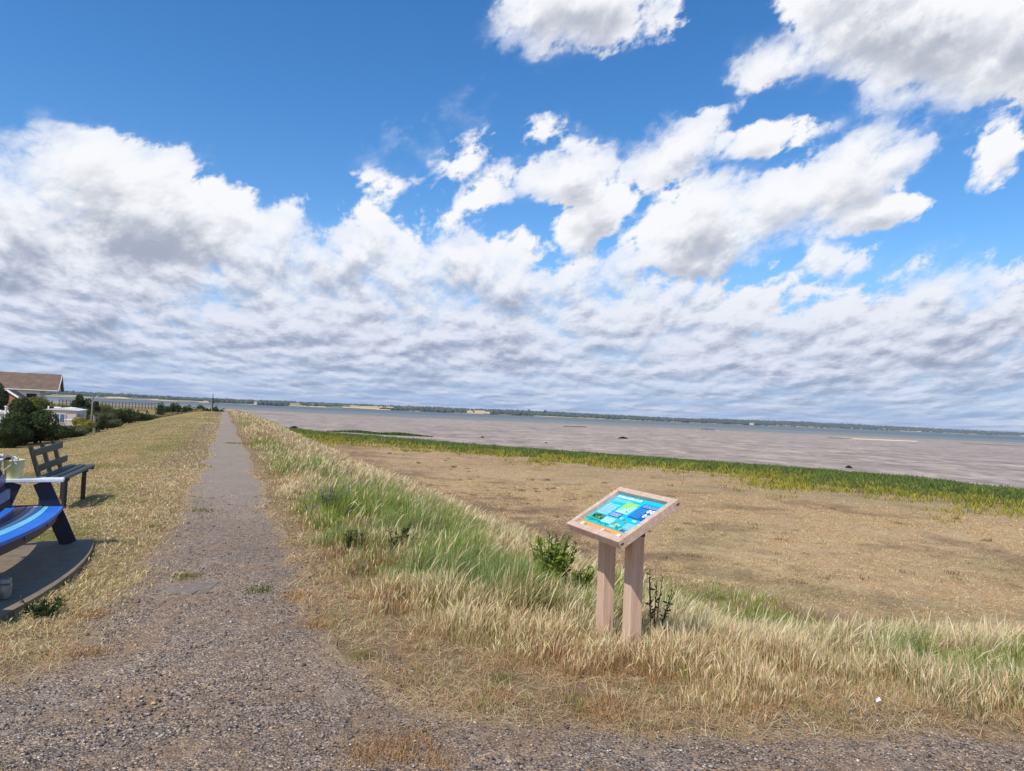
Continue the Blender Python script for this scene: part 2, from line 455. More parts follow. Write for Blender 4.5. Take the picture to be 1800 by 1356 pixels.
def build_ground():
    fr = np.radians(np.concatenate([np.arange(-48, 48.01, .22), np.arange(50, 311, 5.0)]))
    rr = [0.0, .5]
    r = .9
    while r < 620: rr.append(r); r *= 1.0135
    rr = np.array(rr); nr, na = len(rr), len(fr)
    A, Rr = np.meshgrid(fr, rr[1:])
    Xs = (np.sin(A) * Rr).ravel(); Ys = (np.cos(A) * Rr).ravel()
    Zs = zf(Xs, Ys)
    n1 = nr - 1
    i, j = np.meshgrid(np.arange(n1 - 1), np.arange(na), indexing='ij'); j2 = (j + 1) % na
    quads = np.stack([i * na + j, i * na + j2, (i + 1) * na + j2, (i + 1) * na + j], -1).reshape(-1, 4)[:, ::-1]
    # colours
    s, t = st(Xs, Ys); wd, sg = seg_sd(Xs, Ys, WATERLINE); wd = wd * sg
    n = fbm(Xs * .5, Ys * .5, 11, 4)[:, None]; n2 = fbm(Xs * .11, Ys * .11, 12, 4)[:, None]; n3 = fbm(Xs * 2.2, Ys * 2.2, 13, 4)[:, None]
    straw = np.array(S(156, 134, 102)); brown = np.array(S(126, 104, 80))
    col = straw * (1 - n) + brown * n
    # brown dried-out marsh
    dR = np.minimum(s - 1.25, Ys - 3.75)
    ms = sstep(6.5, 9.5, dR + (n[:, 0] - .5) * 3)[:, None] * (s > 0)[:, None]
    mcol = np.array(S(166, 140, 106)) * (1 - n2) + np.array(S(190, 164, 126)) * n2
    mcol = mcol * (1 - .40 * sstep(.56, .78, n)) + np.array(S(122, 98, 82)) * .40 * sstep(.56, .78, n); gt = .35 * sstep(.52, .70, fbm(Xs * .2, Ys * .2, 15, 4))[:, None]; mcol = mcol * (1 - gt) + np.array(S(146, 140, 100)) * gt
    toe = (1 - sstep(8.5, 13.5, dR + (n2[:, 0] - .5) * 5))[:, None] * sstep(.42, .6, n3 * .5 + n * .5)
    mcol = mcol * (1 - .7 * toe) + np.array(S(112, 90, 74)) * .7 * toe
    far = sstep(25, 60, Ys)[:, None]; mcol = mcol * (1 - .35 * far) + np.array(S(166, 136, 102)) * .35 * far
    col = col * (1 - ms) + mcol * ms
    # mown bank: mower stripes along the path
    mw = ((s < -1.4) & (t > -2))[:, None]
    strp = (.5 + .5 * np.sin(s * 2 * math.pi / 1.55 + 1.2 * (n2[:, 0] - .5)))[:, None]
    gcol = np.array(S(164, 138, 92)) * strp + np.array(S(140, 126, 76)) * (1 - strp)
    gk = sstep(.48, .66, n * .6 + n2 * .4); gcol = gcol * (1 - gk * .6) + np.array(S(116, 122, 62)) * gk * .6
    far_f = ((s < -13.5))[:, None]; gcol = np.where(far_f, np.array(S(158, 132, 88)) * (1 - n2) + np.array(S(120, 116, 66)) * n2, gcol)
    col = np.where(mw, gcol, col)
    mud = (1 - sstep(-.5, 3, wd))[:, None]; col = col * (1 - mud) + np.array(S(128, 112, 98)) * mud
    # land beyond reach of the sheet sinks under the water
    Zs = np.where(np.hypot(Xs, Ys) > 560, np.minimum(Zs, -3.4), Zs)
    mt, tt, b = new_mat('earth_and_stubble')
    P = wpos(tt); c = attr(tt, 'tint', 'Color')
    na_ = noise(tt, P, 9.0, 5, .65); nb_ = noise(tt, scl(tt, P, 1, 1, .3), 55.0, 4, .7); nc_ = noise(tt, P, 1.7, 4, .6)
    k = (na_ * .45 + nb_ * .4 + nc_ * .25).step(.34, .76)
    cc = mix(tt, 1.0, c, mix(tt, k, (.52, .50, .47), (1.32, 1.30, 1.26)), 'MULTIPLY')
    setc(tt, b, cc, .95); b.inputs['Specular IOR Level'].default_value = .1
    bump(tt, nb_ * .6 + na_, .9, .03, b)
    me = np_mesh('ground', np.stack([Xs, Ys, Zs], 1), quads.ravel(), np.arange(len(quads)) * 4, [mt], colours=col, smooth=True)
    o = bpy.data.objects.new('ground', me); COL.objects.link(o); tag(o, kind='structure')

    # the gravel path and apron: a sheet lying 6 mm above the ground with a ragged edge
    near = np.hypot(Xs, Ys) < 150; sdp = np.full(len(Xs), -9.0); dd, _ = seg_sd(Xs[near], Ys[near], PATHPOLY, True); sdp[near] = np.where(in_poly(Xs[near], Ys[near], PATHPOLY), dd, -dd)
    q = quads[(sdp[quads] > 0).any(1)]; used = np.unique(q); remap = np.full(len(Xs), -1); remap[used] = np.arange(len(used)); q = remap[q]
    px, py = Xs[used].copy(), Ys[used].copy(); sdv = sdp[used]
    out = sdv < 0                                           # edge vertices are drawn in onto the outline
    gx = (Xs * 0); PP = np.array(PATHPOLY + [PATHPOLY[0]]); bx, by = px[out], py[out]; bd = np.full(bx.shape, 1e9); tx, ty = bx.copy(), by.copy()
    for (ax_, ay_), (b0_, b1_) in zip(PP[:-1], PP[1:]):
        ex, ey = b0_ - ax_, b1_ - ay_; u = np.clip(((bx - ax_) * ex + (by - ay_) * ey) / (ex * ex + ey * ey + 1e-12), 0, 1); qx, qy = ax_ + u * ex, ay_ + u * ey; d2 = (qx - bx) ** 2 + (qy - by) ** 2
        w_ = d2 < bd; bd = np.where(w_, d2, bd); tx = np.where(w_, qx, tx); ty = np.where(w_, qy, ty)
    px[out], py[out] = tx, ty; sdv = np.maximum(sdv, 0); Zu = np.where(out, zf(px, py), Zs[used])
    pz = Zu + .007 + (fbm(px * 5, py * 5, 8, 4) - .5) * .028 * sstep(0, .5, sdv)
    pz = np.maximum(pz, Zu + .004)
    # fill the middle under the camera
    co = np.stack([px, py, pz], 1)
    mt, tt, b = new_mat('worn_gravel'); P = wpos(tt); e = attr(tt, 'edge')
    v1 = voro(tt, P, 120.0, out='Color'); vd = voro(tt, P, 120.0); v2 = voro(tt, P, 48.0, out='Color'); v2d = voro(tt, P, 48.0)
    n0 = noise(tt, P, 2.2, 6, .65); n4 = noise(tt, P, 26, 5, .7); n5 = noise(tt, P, .6, 3, .6)
    g1 = sep(tt, v1)[0]; g2 = sep(tt, v2)[0]; g3 = sep(tt, v2)[1]
    stone = ramp(tt, g1, [(0, S(64, 59, 58)), (.35, S(112, 103, 98)), (.62, S(146, 134, 124)), (.82, S(172, 157, 142)), (.93, S(198, 166, 124)), (1, S(220, 212, 202))])
    big = ramp(tt, g2, [(0, S(58, 54, 56)), (.4, S(112, 104, 100)), (.75, S(150, 138, 128)), (1, S(196, 170, 134))])
    c = mix(tt, (g3 - .72) .step(0, .05) * (1.0 - v2d.step(.30, .42)), stone, big)
    c = mix(tt, n4.step(.46, .66) * .62, c, S(92, 82, 76))
    c = mix(tt, n0.step(.42, .66) * .55, c, S(146, 122, 98)); c = mix(tt, noise(tt, scl(tt, P, 1.4, .7, 1), 1.3, 6, .7).step(.56, .66) * .45, c, S(158, 146, 134))
    c = mix(tt, 1.0, c, mix(tt, n5.step(.3, .7), (.92, .86, .78), (1.20, 1.11, 1.0)), 'MULTIPLY')
    mo = noise(tt, P, 13.0, 5, .7); c = mix(tt, 1.0, c, mix(tt, mo.step(.36, .64), (.78, .77, .76), (1.20, 1.19, 1.17)), 'MULTIPLY')
    ed = 1.0 - (e + (n0 - .5) * .9 + (n4 - .5) * .35 + .12).step(.0, .36)
    py_ = sep(tt, P)[1]; c = mix(tt, py_.step(6.0, 16.0) * .45, c, S(164, 152, 138))
    c = mix(tt, ed * .8, c, S(156, 130, 96))
    setc(tt, b, c, .9); b.inputs['Specular IOR Level'].default_value = .2
    bump(tt, (1.0 - vd.step(0, .5)) * .25 + (1.0 - v2d.step(0, .5)) * .4 + n4 * 1.3, 1.0, .014, b)
    me = np_mesh('path', co, q.ravel(), np.arange(len(q)) * 4, [mt], smooth=True, attrs={'edge': sdv})
    o = bpy.data.objects.new('path', me); COL.objects.link(o); tag(o, kind='structure')
build_ground()

def build_water():
    mt, t, b = new_mat('silty_water'); P = wpos(t); x, y, z = sep(t, P)
    # shallow silt-laden water over mud near the marsh, clearer blue channel beyond
    line = y + x * .10
    k = (line + (noise(t, scl(t, P, .004, .016, 1), 1.0, 4, .6) - .5) * 260.0).step(370, 470)
    k2 = (line + (noise(t, scl(t, P, .002, .010, 1), 1.0, 3, .6) - .5) * 300.0).step(560, 900)
    n1 = noise(t, scl(t, P, .05, .16, 1), 1.0, 5, .6)
    n2 = noise(t, scl(t, P, .16, .62, 1), 1.0, 4, .6)
    n3 = noise(t, scl(t, P, .42, .30, 1), 1.0, 5, .62, .8)
    mud = mix(t, (n1 * .6 + n2 * .5).step(.38, .72), S(152, 130, 110), S(176, 156, 136))
    n4 = noise(t, scl(t, P, .20, .085, 1), 1.0, 5, .66, .6)
    mud = mix(t, 1.0, mud, mix(t, n4.step(.36, .66), (.74, .73, .73), (1.20, 1.20, 1.20)), 'MULTIPLY')
    mud = mix(t, 1.0, mud, mix(t, n3.step(.34, .68), (.68, .68, .70), (1.26, 1.25, 1.24)), 'MULTIPLY')
    c = mix(t, k, mud, S(112, 116, 106)); c = mix(t, k2, c, S(76, 88, 92))
    setc(t, b, c, .36); b.inputs['Specular IOR Level'].default_value = .13; b.inputs['IOR'].default_value = 1.33
    wv = noise(t, scl(t, P, .55, 1.5, 1), 1.0, 5, .62, .4); wl = noise(t, scl(t, P, .10, .42, 1), 1.0, 4, .6, .6)
    bump(t, wv * .35 + wl * 1.0 + n3 * .5, 1.0, .75, b)
    # white crests
    crest = (noise(t, scl(t, P, .34, .30, 1), 1.0, 6, .66, .8)).step(.58, .70) * noise(t, scl(t, P, .02, .05, 1), 1.0, 3, .6).step(.36, .58) * (1.0 - k)
    setc(t, b, mix(t, crest * .55, c, S(220, 214, 212)))
    R_ = 9000.0
    m_ = MB(); n = 64; vs = [(0, 300, ZW)]; vs += [(R_ * math.cos(2 * math.pi * i / n), 300 + R_ * math.sin(2 * math.pi * i / n), ZW) for i in range(n)]
    m_.add(vs, [(0, 1 + i, 1 + (i + 1) % n) for i in range(n)])
    o = m_.build('water', mt); tag(o, kind='structure')
build_water()

# ------------------------------------------------------------------ far shore
def leaf_mat(name, c1, c2, sub=.25, var=.5):
    mt, t, b = new_mat(name)
    oi = attr(t, 'tint', 'Fac'); n = noise(t, wpos(t), 1.3, 3, .6)
    col = mix(t, (oi * .7 + n * .5 - .1).clamp(), c1, c2)
    out = t.nodes['Material Output']; df = t.nodes.new('ShaderNodeBsdfDiffuse'); tr = t.nodes.new('ShaderNodeBsdfTranslucent'); ms = t.nodes.new('ShaderNodeMixShader')
    t.links.new(col.s, df.inputs[0]); t.links.new(mix(t, 1.0, col, (1.2, 1.25, .7), 'MULTIPLY').s, tr.inputs[0]); ms.inputs[0].default_value = sub
    t.links.new(df.outputs[0], ms.inputs[1]); t.links.new(tr.outputs[0], ms.inputs[2]); t.links.new(ms.outputs[0], out.inputs[0]); t.nodes.remove(b)
    return mt
M_FARTREE = simple_mat('distant_foliage', S(62, 76, 66), .9, .4, .02)

def crown_blobs(centres, radii, squash, sub_n, seed):
    """many lumpy low spheres in one mesh; returns co, tris"""
    r_ = np.random.default_rng(seed)
    # icosahedron split once
    ph = (1 + 5 ** .5) / 2
    v = np.array([(-1, ph, 0), (1, ph, 0), (-1, -ph, 0), (1, -ph, 0), (0, -1, ph), (0, 1, ph), (0, -1, -ph), (0, 1, -ph), (ph, 0, -1), (ph, 0, 1), (-ph, 0, -1), (-ph, 0, 1)], float)
    f = [(0, 11, 5), (0, 5, 1), (0, 1, 7), (0, 7, 10), (0, 10, 11), (1, 5, 9), (5, 11, 4), (11, 10, 2), (10, 7, 6), (7, 1, 8), (3, 9, 4), (3, 4, 2), (3, 2, 6), (3, 6, 8), (3, 8, 9), (4, 9, 5), (2, 4, 11), (6, 2, 10), (8, 6, 7), (9, 8, 1)]
    v = v / np.linalg.norm(v, axis=1)[:, None]
    for _ in range(sub_n):
        v = list(map(tuple, v)); cache = {}; nf = []
        def mid(a, b):
            k = (min(a, b), max(a, b))
            if k not in cache:
                p = (np.array(v[a]) + np.array(v[b])) / 2; p /= np.linalg.norm(p); v.append(tuple(p)); cache[k] = len(v) - 1
            return cache[k]
        for a, b, c in f:
            ab, bc, ca = mid(a, b), mid(b, c), mid(c, a); nf += [(a, ab, ca), (b, bc, ab), (c, ca, bc), (ab, bc, ca)]
        f = nf; v = np.array(v)
    f = np.array(f); n = len(centres); nv = len(v)
    co = np.repeat(v[None], n, 0) * (1 + r_.normal(0, .16, (n, nv, 1)))
    co = co * np.asarray(radii)[:, None, None] * np.array([1, 1, 1.0]); co[:, :, 2] *= np.asarray(squash)[:, None]
    co = co + np.asarray(centres)[:, None, :]
    tri = (f[None] + (np.arange(n) * nv)[:, None, None]).reshape(-1, 3)
    return co.reshape(-1, 3), tri

def tri_obj(name, co, tri, mats, colours=None, origin=None):
    co = np.asarray(co); og = np.array([co[:, 0].mean(), co[:, 1].mean(), co[:, 2].min()]) if origin is None else np.asarray(origin, float)
    me = np_mesh(name, co - og, tri.ravel(), np.arange(len(tri)) * 3, mats, colours=colours)
    o = bpy.data.objects.new(name, me); COL.objects.link(o); o.location = tuple(og); return o

def shore_r(a):                                            # distance of the far shoreline for an azimuth in degrees
    return np.interp(a, [-75, -50, -36, -28, -20, -10, 0, 10, 18, 24, 32, 40, 60], [1500, 1500, 1600, 1750, 1750, 1800, 1850, 2000, 2300, 3000, 3800, 4300, 4600])
def ridge_h(a):                                            # height of the skyline above the water
    return np.interp(a, [-75, -36, -30, -26, -20, -12, -4, 0, 4, 10, 15, 18, 22, 28, 34, 60], [16, 16, 15, 12, 13, 15, 17, 18, 19, 15, 12, 16, 22, 20, 14, 14])
def far_z(a, u):                                           # u: 0 at the shore, 1 at the back
    h = ridge_h(a)
    return ZW + .5 + h * (.10 * sstep(0, .04, u) + .62 * sstep(.02, .8, u) * u ** .6 + .28 * fbm(a * .5, u * 3, 41, 3) * sstep(0, .3, u))
def build_far():
    A = np.arange(-75, 60, .06); U_ = np.linspace(0, 1, 60) ** 1.5
    AA, UU = np.meshgrid(A, U_); R_ = shore_r(AA) + UU * 1700 + (fbm(AA * 1.3, UU * 0, 40, 4) - .5) * 90 * (1 - UU)
    Xs = np.sin(np.radians(AA)) * R_; Ys = np.cos(np.radians(AA)) * R_
    Zs = np.where(UU == 0, ZW - .3, far_z(AA, UU))
    # patchwork of fields
    ci = np.floor(AA * .75 + (vnoise(UU * 3, AA * .1, 51) - .5) * 2.0); cj = np.floor((UU ** .6) * 6 + (vnoise(AA * .35, UU, 52) - .5) * 1.5)
    h = _hash(ci, cj, 53); straw = np.array(S(206, 180, 128)); tan = np.array(S(176, 150, 106)); grn = np.array(S(96, 108, 72)); dk = np.array(S(58, 70, 54))
    c = np.where((h < .48)[..., None], straw, np.where((h < .68)[..., None], tan, np.where((h < .9)[..., None], grn, dk)))
    foot = (1 - sstep(.008, .02, UU))[..., None]; c = c * (1 - foot) + np.array(S(74, 74, 66)) * foot
    n = (.8 + .4 * fbm(Xs * .01, Ys * .01, 54, 4))[..., None]; c = c * n
    nr, na = AA.shape; i, j = np.meshgrid(np.arange(nr - 1), np.arange(na - 1), indexing='ij')
    q = np.stack([i * na + j, i * na + j + 1, (i + 1) * na + j + 1, (i + 1) * na + j], -1).reshape(-1, 4)[:, ::-1]
    mt, t, b = new_mat('far_fields'); setc(t, b, attr(t, 'tint', 'Color'), .95)
    me = np_mesh('hills', np.stack([Xs, Ys, Zs], -1).reshape(-1, 3), q.ravel(), np.arange(len(q)) * 4, [mt], colours=c.reshape(-1, 3), smooth=True)
    o = bpy.data.objects.new('hills', me); COL.objects.link(o); tag(o, kind='structure')
    # woods and hedges
    r_ = np.random.default_rng(5); C = []; Rd = []
    def put(a, u, r):
        a = np.asarray(a); u = np.asarray(u); R0 = shore_r(a) + u * 1700
        z = far_z(a, u); C.append(np.stack([np.sin(np.radians(a)) * R0, np.cos(np.radians(a)) * R0, z + r * .55], -1)); Rd.append(r)
    def belt(a0, a1, u0, u1, n, rmin, rmax, clump=.0):
        a = r_.uniform(a0, a1, n); u = r_.uniform(u0, u1, n); k = vnoise(a * 2.2, u * 25, 61) > clump
        put(a[k], u[k], r_.uniform(rmin, rmax, k.sum()))
    belt(-75, 16, .86, 1.0, 4200, 2.6, 6.5, .20)               # skyline woods
    belt(-75, 16, .45, .85, 700, 3, 6, .66)
    belt(-75, 20, .08, .45, 260, 2.5, 4.5, .76)
    for a0, a1, u0, u1, n in ((-19.5, -17.5, .01, .05, 90), (-23, -20, .02, .10, 190), (-9.5, -4.2, .02, .06, 60), (-7.2, -3.6, .01, .05, 170), (-1.6, 1.2, .02, .07, 130), (1.0, 8.5, .03, .12, 260), (3, 15, .2, .5, 420), (-2, 2.5, .3, .6, 160), (8, 16, .02, .07, 160), (-36, -25, .3, .55, 260)):
        belt(a0, a1, u0, u1, int(n * .8), 3, 7.0)
    belt(15, 60, .01, .4, 2600, 3, 6.5, .25); belt(15, 60, .55, 1.0, 3600, 4, 9, .15)
    for k in range(46):                                     # hedgerows
        a0 = r_.uniform(-40, 18); u0 = r_.uniform(.03, .8); L = r_.uniform(.8, 3.2); n = int(L * 26)
        a = a0 + np.linspace(0, L, n); u = np.clip(u0 + np.linspace(0, r_.uniform(-.03, .03), n), .02, 1); put(a, u, r_.uniform(1.6, 3.4, n))
    C = np.concatenate(C); Rd = np.concatenate(Rd)
    co, tri = crown_blobs(C, Rd, r_.uniform(.75, 1.15, len(Rd)), 0, 9)
    o = tri_obj('woodland', co, tri, [M_FARTREE]); tag(o, kind='stuff')
    # lone trees in the fields
    lone = [(494, 712.0, 'wide dark tree in the pale field across the water, left one of a close pair'), (505, 712.4, 'wide dark tree in the pale field across the water, right one of a close pair'),
            (533, 714.5, 'low round tree on the far shoreline below the pale field, left one of two'), (540, 714.7, 'low round tree on the far shoreline below the pale field, right one of two'),
            (555, 713.3, 'small single tree on the upper edge of the pale field across the water'),
            (930, 722.5, 'tall pointed dark tree rising above the far shore treeline'), (958, 722.6, 'tall narrow dark tree beside the pale farmhouses across the water')]
    for px, py, lb in lone:
        a, _ = azel(px, py); u = .05 if px < 900 else .16; R0 = float(shore_r(a)) + u * 1700; z = float(far_z(np.array([a]), np.array([u]))[0])
        p = np.array([math.sin(math.radians(a)) * R0, math.cos(math.radians(a)) * R0, z])
        tall = px > 900; e = thing('tree', p, lb, 'tree', 'lone trees on the far shore')
        k = 14; off = np.stack([r_.normal(0, 1.6 if tall else 2.8, k), r_.normal(0, 2, k), (np.linspace(3, 15, k) if tall else r_.uniform(3.0, 6.2, k))], -1)
        co, tri = crown_blobs(p + off, (np.linspace(3.6, 1.6, k) if tall else r_.uniform(2, 3.2, k)), np.ones(k), 1, 3)
        me = np_mesh('crown', co - p, tri.ravel(), np.arange(len(tri)) * 3, [M_FARTREE]); c_ = bpy.data.objects.new('crown', me); COL.objects.link(c_); c_.parent = e
        tb = MB(); tb.tube([p + (0, 0, -.6), p + (0, 0, 4)], [.5, .3], 6); tb.build('trunk', simple_mat('far_bark', S(70, 58, 48)), e)
    # a few pale farm buildings
    mw = simple_mat('far_white_wall', S(206, 198, 186), .8, .08); mr = simple_mat('far_roof', S(128, 92, 76), .8, .1)
    for px, w, u, lb in ((962, 16, .09, 'pale farmhouse across the water, leftmost of the far houses'), (972, 22, .10, 'long pale house across the water between two other far houses'), (996, 10, .09, 'small pale house across the water below the wooded skyline'),
                     (1108, 20, .06, 'pale barn on the far shore in front of dark woods'), (1225, 18, .06, 'pale building at the right end of the far wooded shore'), (1322, 14, .03, 'small pale house low on the far shore towards the right')):
        a, _ = azel(px, 725); R0 = float(shore_r(a)) + u * 1700; z = float(far_z(np.array([a]), np.array([u]))[0]) - .3
        p = np.array([math.sin(math.radians(a)) * R0, math.cos(math.radians(a)) * R0, z]); rd = np.array([math.sin(math.radians(a)), math.cos(math.radians(a)), 0]); sx = np.array([rd[1], -rd[0], 0])
        e = thing('farmhouse', p, lb, 'house', 'pale houses on the far shore')
        b_ = MB(); b_.obox(p + (0, 0, 2.6), sx * w / 2, rd * 4, (0, 0, 2.6)); b_.build('wall', mw, e)
        rf = MB(); zr = (0, 0, 1.0); q = [p + sx * (w / 2 + .3) * i + rd * 4.4 * j + np.array([0, 0, 5.21]) for i in (-1, 1) for j in (-1, 1)] + [p + sx * (w / 2 + .3) * i + np.array([0, 0, 8.4]) for i in (-1, 1)]
        rf.add(q, [(0, 2, 5, 4), (1, 4, 5, 3), (0, 4, 1), (2, 3, 5), (0, 1, 3, 2)]); rf.build('roof', mr, e)
build_far()

def build_haze():
    mt = bpy.data.materials.new('haze_air'); mt.use_nodes = True; t = mt.node_tree; t.nodes.remove(t.nodes['Principled BSDF'])
    v = t.nodes.new('ShaderNodeVolumePrincipled'); v.inputs['Color'].default_value = (.74, .84, 1.0, 1); v.inputs['Density'].default_value = 8e-5; v.inputs['Anisotropy'].default_value = 0.0
    t.links.new(v.outputs[0], t.nodes['Material Output'].inputs['Volume'])
    m_ = MB(); m_.obox((0, 300, 21.5), (9400, 0, 0), (0, 9400, 0), (0, 0, 28.5)); o = m_.build('haze', mt); tag(o, 'thin bluish summer haze over the estuary', 'haze', kind='stuff')
build_haze()

# ------------------------------------------------------------------ information board
def wood(name, c, dark, scale=14, rough=.75, axis=2, bmp=.004):
    mt, t, b = new_mat(name); st_ = [1, 1, 1]; st_[axis] = .07
    v = scl(t, coord(t), *st_); n = noise(t, v, scale * 3, 6, .65, .4); n2 = noise(t, v, scale * .6, 4, .6); n3 = noise(t, coord(t), 5, 4, .6)
    col = mix(t, (n * .7 + n2 * .3).step(.36, .68), dark, c); col = mix(t, n3.step(.5, .72) * .35, col, tuple(q * .92 for q in dark))
    setc(t, b, col, rough); bump(t, n, .6, bmp, b); return mt
M_OAK = wood('pale_oak', S(214, 184, 160), S(190, 158, 134)); M_OAKX = wood('pale_oak_rail', S(212, 188, 168), S(184, 156, 136), axis=0); M_OAKY = wood('pale_oak_stile', S(214, 190, 170), S(186, 158, 138), axis=1)
M_DKMETAL = simple_mat('grey_metal', S(74, 80, 90), .45, .15, 20, metal=.6)

def info_board():
    az, ti = .373, .548; a = np.array([math.sin(az), -math.cos(az), 0]); bh = np.array([math.cos(az), math.sin(az), 0])
    b = bh * math.cos(ti) + np.array([0, 0, math.sin(ti)]); n = np.cross(a, b); C = np.array([.769, 4.90, .962]); w, h = .744, .507
    base = np.array([.80, 4.98, gz(.80, 4.98)])
    e = thing('information_board', base, 'sloping pale oak information board with turquoise panel, on two square posts in dry grass', 'information board')
    P = lambda u, v, k=0: C + a * u + b * v + n * k        # u along the reader's width, v up the slope, k out of the face
    for sgn in (-1, 1):
        m_ = MB(); c = np.array([.80, 4.98, 0]) + a * sgn * .185; zt = C[2] + (c - C) @ bh * math.tan(ti) - .150
        m_.obox([c[0], c[1], (zt - .5) / 2], a * .047, bh * .047, (0, 0, (zt + .5) / 2), bev=.004); m_.build('post', M_OAK, e)
        k = MB(); k.obox([c[0], c[1], zt + .003], a * .0485, bh * .0485, (0, 0, .032)); k.obox(np.array([c[0], c[1], zt + .05]), a * .046, bh * .030, (0, 0, .014)); k.build('bracket', M_DKMETAL, e)
    fw, ft = .047, .060                                     # frame bar width and thickness
    fr = MB(); fr.obox(P(0, -h / 2 + fw / 2, -ft / 2), a * (w / 2), b * fw / 2, n * ft / 2, 0, .003); fr.obox(P(0, h / 2 - fw / 2, -ft / 2), a * (w / 2), b * fw / 2, n * ft / 2, 0, .003)
    for sgn in (-1, 1): fr.obox(P(sgn * (w / 2 - fw / 2), 0, -ft / 2 + .0004), a * fw / 2, b * (h / 2 - fw - .0005), n * ft / 2, 1, .003)
    for u, v in ((-1, -1), (1, -1), (1, 1), (-1, 1)):        # dark dowel ends at the corners of the frame sides
        fr.obox(P(u * (w / 2 + .0005), v * (h / 2 - .018), -.028), a * .0015, b * .012, n * .006, 2)
    fr.build('frame', [M_OAKX, M_OAKY, simple_mat('end_grain', S(96, 72, 60), .9, .2, 40)], e)
    pw, ph = w / 2 - fw - .001, h / 2 - fw - .001; K = -.030
    bk = MB(); bk.obox(P(0, 0, -.0525), a * pw, b * ph, n * .0065); bk.build('backing_board', M_OAKX, e)
    cols = dict(cyan=S(0, 190, 226), teal=S(28, 190, 186), navy=S(34, 88, 170), pale=S(176, 224, 236), white=S(236, 244, 246), lime=S(150, 214, 92), orange=S(226, 158, 96), green=S(70, 128, 70),
                dk=S(52, 78, 66), lcyan=S(90, 208, 232), brown=S(168, 120, 84), red=S(190, 60, 56), emerald=S(30, 160, 84), line=S(96, 130, 150), sand=S(222, 214, 150))
    names = list(cols); mats = []
    for k in names:
        mt, t, bb = new_mat('print_' + k); setc(t, bb, cols[k], .32); bb.inputs['Specular IOR Level'].default_value = .45; mats.append(mt)
    pn = MB(); lv = [0]
    def q(u0, v0, u1, v1, c, lift, shear=0):
        """u from 0 (left) to 1 (right), v from 0 (bottom) to 1 (top)"""
        U = lambda u: -pw + 2 * pw * u
        V = lambda v: -ph + 2 * ph * v
        k = K + lift * .0007
        pn.add([P(U(u0), V(v0), k), P(U(u1), V(v0), k), P(U(u1) + shear, V(v1), k), P(U(u0) + shear, V(v1), k)], [(0, 1, 2, 3)], names.index(c))
    def blob(u, v, ru, rv, c, lift, n_=14):
        k = K + lift * .0007
        pn.add([P(-pw + 2 * pw * (u + ru * math.cos(i * 2 * math.pi / n_)), -ph + 2 * ph * (v + rv * math.sin(i * 2 * math.pi / n_)), k) for i in range(n_)], [tuple(range(n_))], names.index(c))
    def text(u0, u1, v, hgt, c, lift, r_, gap=.008):         # rows of printed words too small to read
        u = u0
        while u < u1 - .01:
            L = r_.uniform(.018, .05); q(u, v, min(u + L, u1), v + hgt, c, lift); u += L + gap
    r_ = np.random.default_rng(3)
    pn.obox(P(0, 0, K - .007), a * pw, b * ph, n * .0068, names.index('cyan'))
    q(0, 0, 1, .15, 'orange', 1); q(0, .15, 1, .158, 'line', 2)
    # sea-bed strip with scalloped top
    q(0, .158, 1, .25, 'teal', 1)
    for i in range(22): blob(i / 21 * .98 + .01, .25 + .018 * math.sin(i * 1.7), .034, .035, 'teal', 1, 10)
    for i in range(26): blob(r_.uniform(.02, .98), r_.uniform(.18, .25), .012, .02, 'emerald', 2, 7)
    # title
    u = .03
    for L, hh in ((.050, .045), (.028, .05), (.085, .045), (.028, .045), (.075, .05), (.03, .04), (.07, .045), (.045, .05)): q(u, .915, u + L, .915 + hh, 'white', 2); u += L + .012
    for k in range(3): text(.05, .42, .862 - k * .028, .012, 'pale', 2, r_)
    q(.06, .72, .16, .78, 'teal', 2); text(.05, .30, .70, .012, 'white', 2, r_)
    # two pale text boxes, a photograph and a plain box down the left
    q(.045, .56, .27, .675, 'pale', 2); q(.045, .43, .27, .54, 'pale', 2)
    for k in range(5): text(.055, .26, .575 + k * .019, .008, 'line', 3, r_)
    for k in range(5): text(.055, .26, .445 + k * .018, .008, 'line', 3, r_)
    q(.045, .275, .29, .405, 'green', 2)
    for i in range(26): blob(r_.uniform(.06, .275), r_.uniform(.29, .38), .018, .022, ('dk', 'green', 'lime', 'sand')[int(r_.integers(0, 4)) if i > 14 else 0], 3, 6)
    q(.30, .23, .53, .40, 'lcyan', 2)
    for k in range(6): text(.315, .515, .25 + k * .023, .009, 'white', 3, r_)
    # map of the estuary
    q(.33, .55, .58, .84, 'pale', 2)
    pn.add([P(-pw + 2 * pw * u, -ph + 2 * ph * v, K + .0021) for u, v in ((.33, .60), (.38, .62), (.41, .68), (.45, .70), (.50, .76), (.58, .78), (.58, .84), (.33, .84))], [tuple(range(8))], names.index('lime'))
    for i in range(9): blob(r_.uniform(.45, .56), r_.uniform(.58, .70), .010, .013, ('lcyan', 'navy')[i % 2], 3, 7)
    q(.30, .42, .52, .54, 'navy', 2)
    for k in range(4): text(.315, .50, .44 + k * .023, .009, 'white', 3, r_)
    # dark panel of birds in round vignettes
    q(.62, .50, .985, .90, 'navy', 2)
    for k in range(3): text(.64, .97, .87 - k * .026, .010, 'pale', 3, r_)
    for k in range(7): text(.64, .80, .76 - k * .036, .009, 'lcyan', 3, r_)
    for i, (u, v) in enumerate(((.83, .75), (.895, .75), (.955, .75), (.85, .63), (.915, .63), (.965, .60))):
        blob(u, v, .029, .047, 'white' if i != 4 else 'lcyan', 3, 18); blob(u + .003, v - .004, .012, .014, ('dk', 'line', 'brown', 'red', 'white', 'brown')[i], 4, 8)
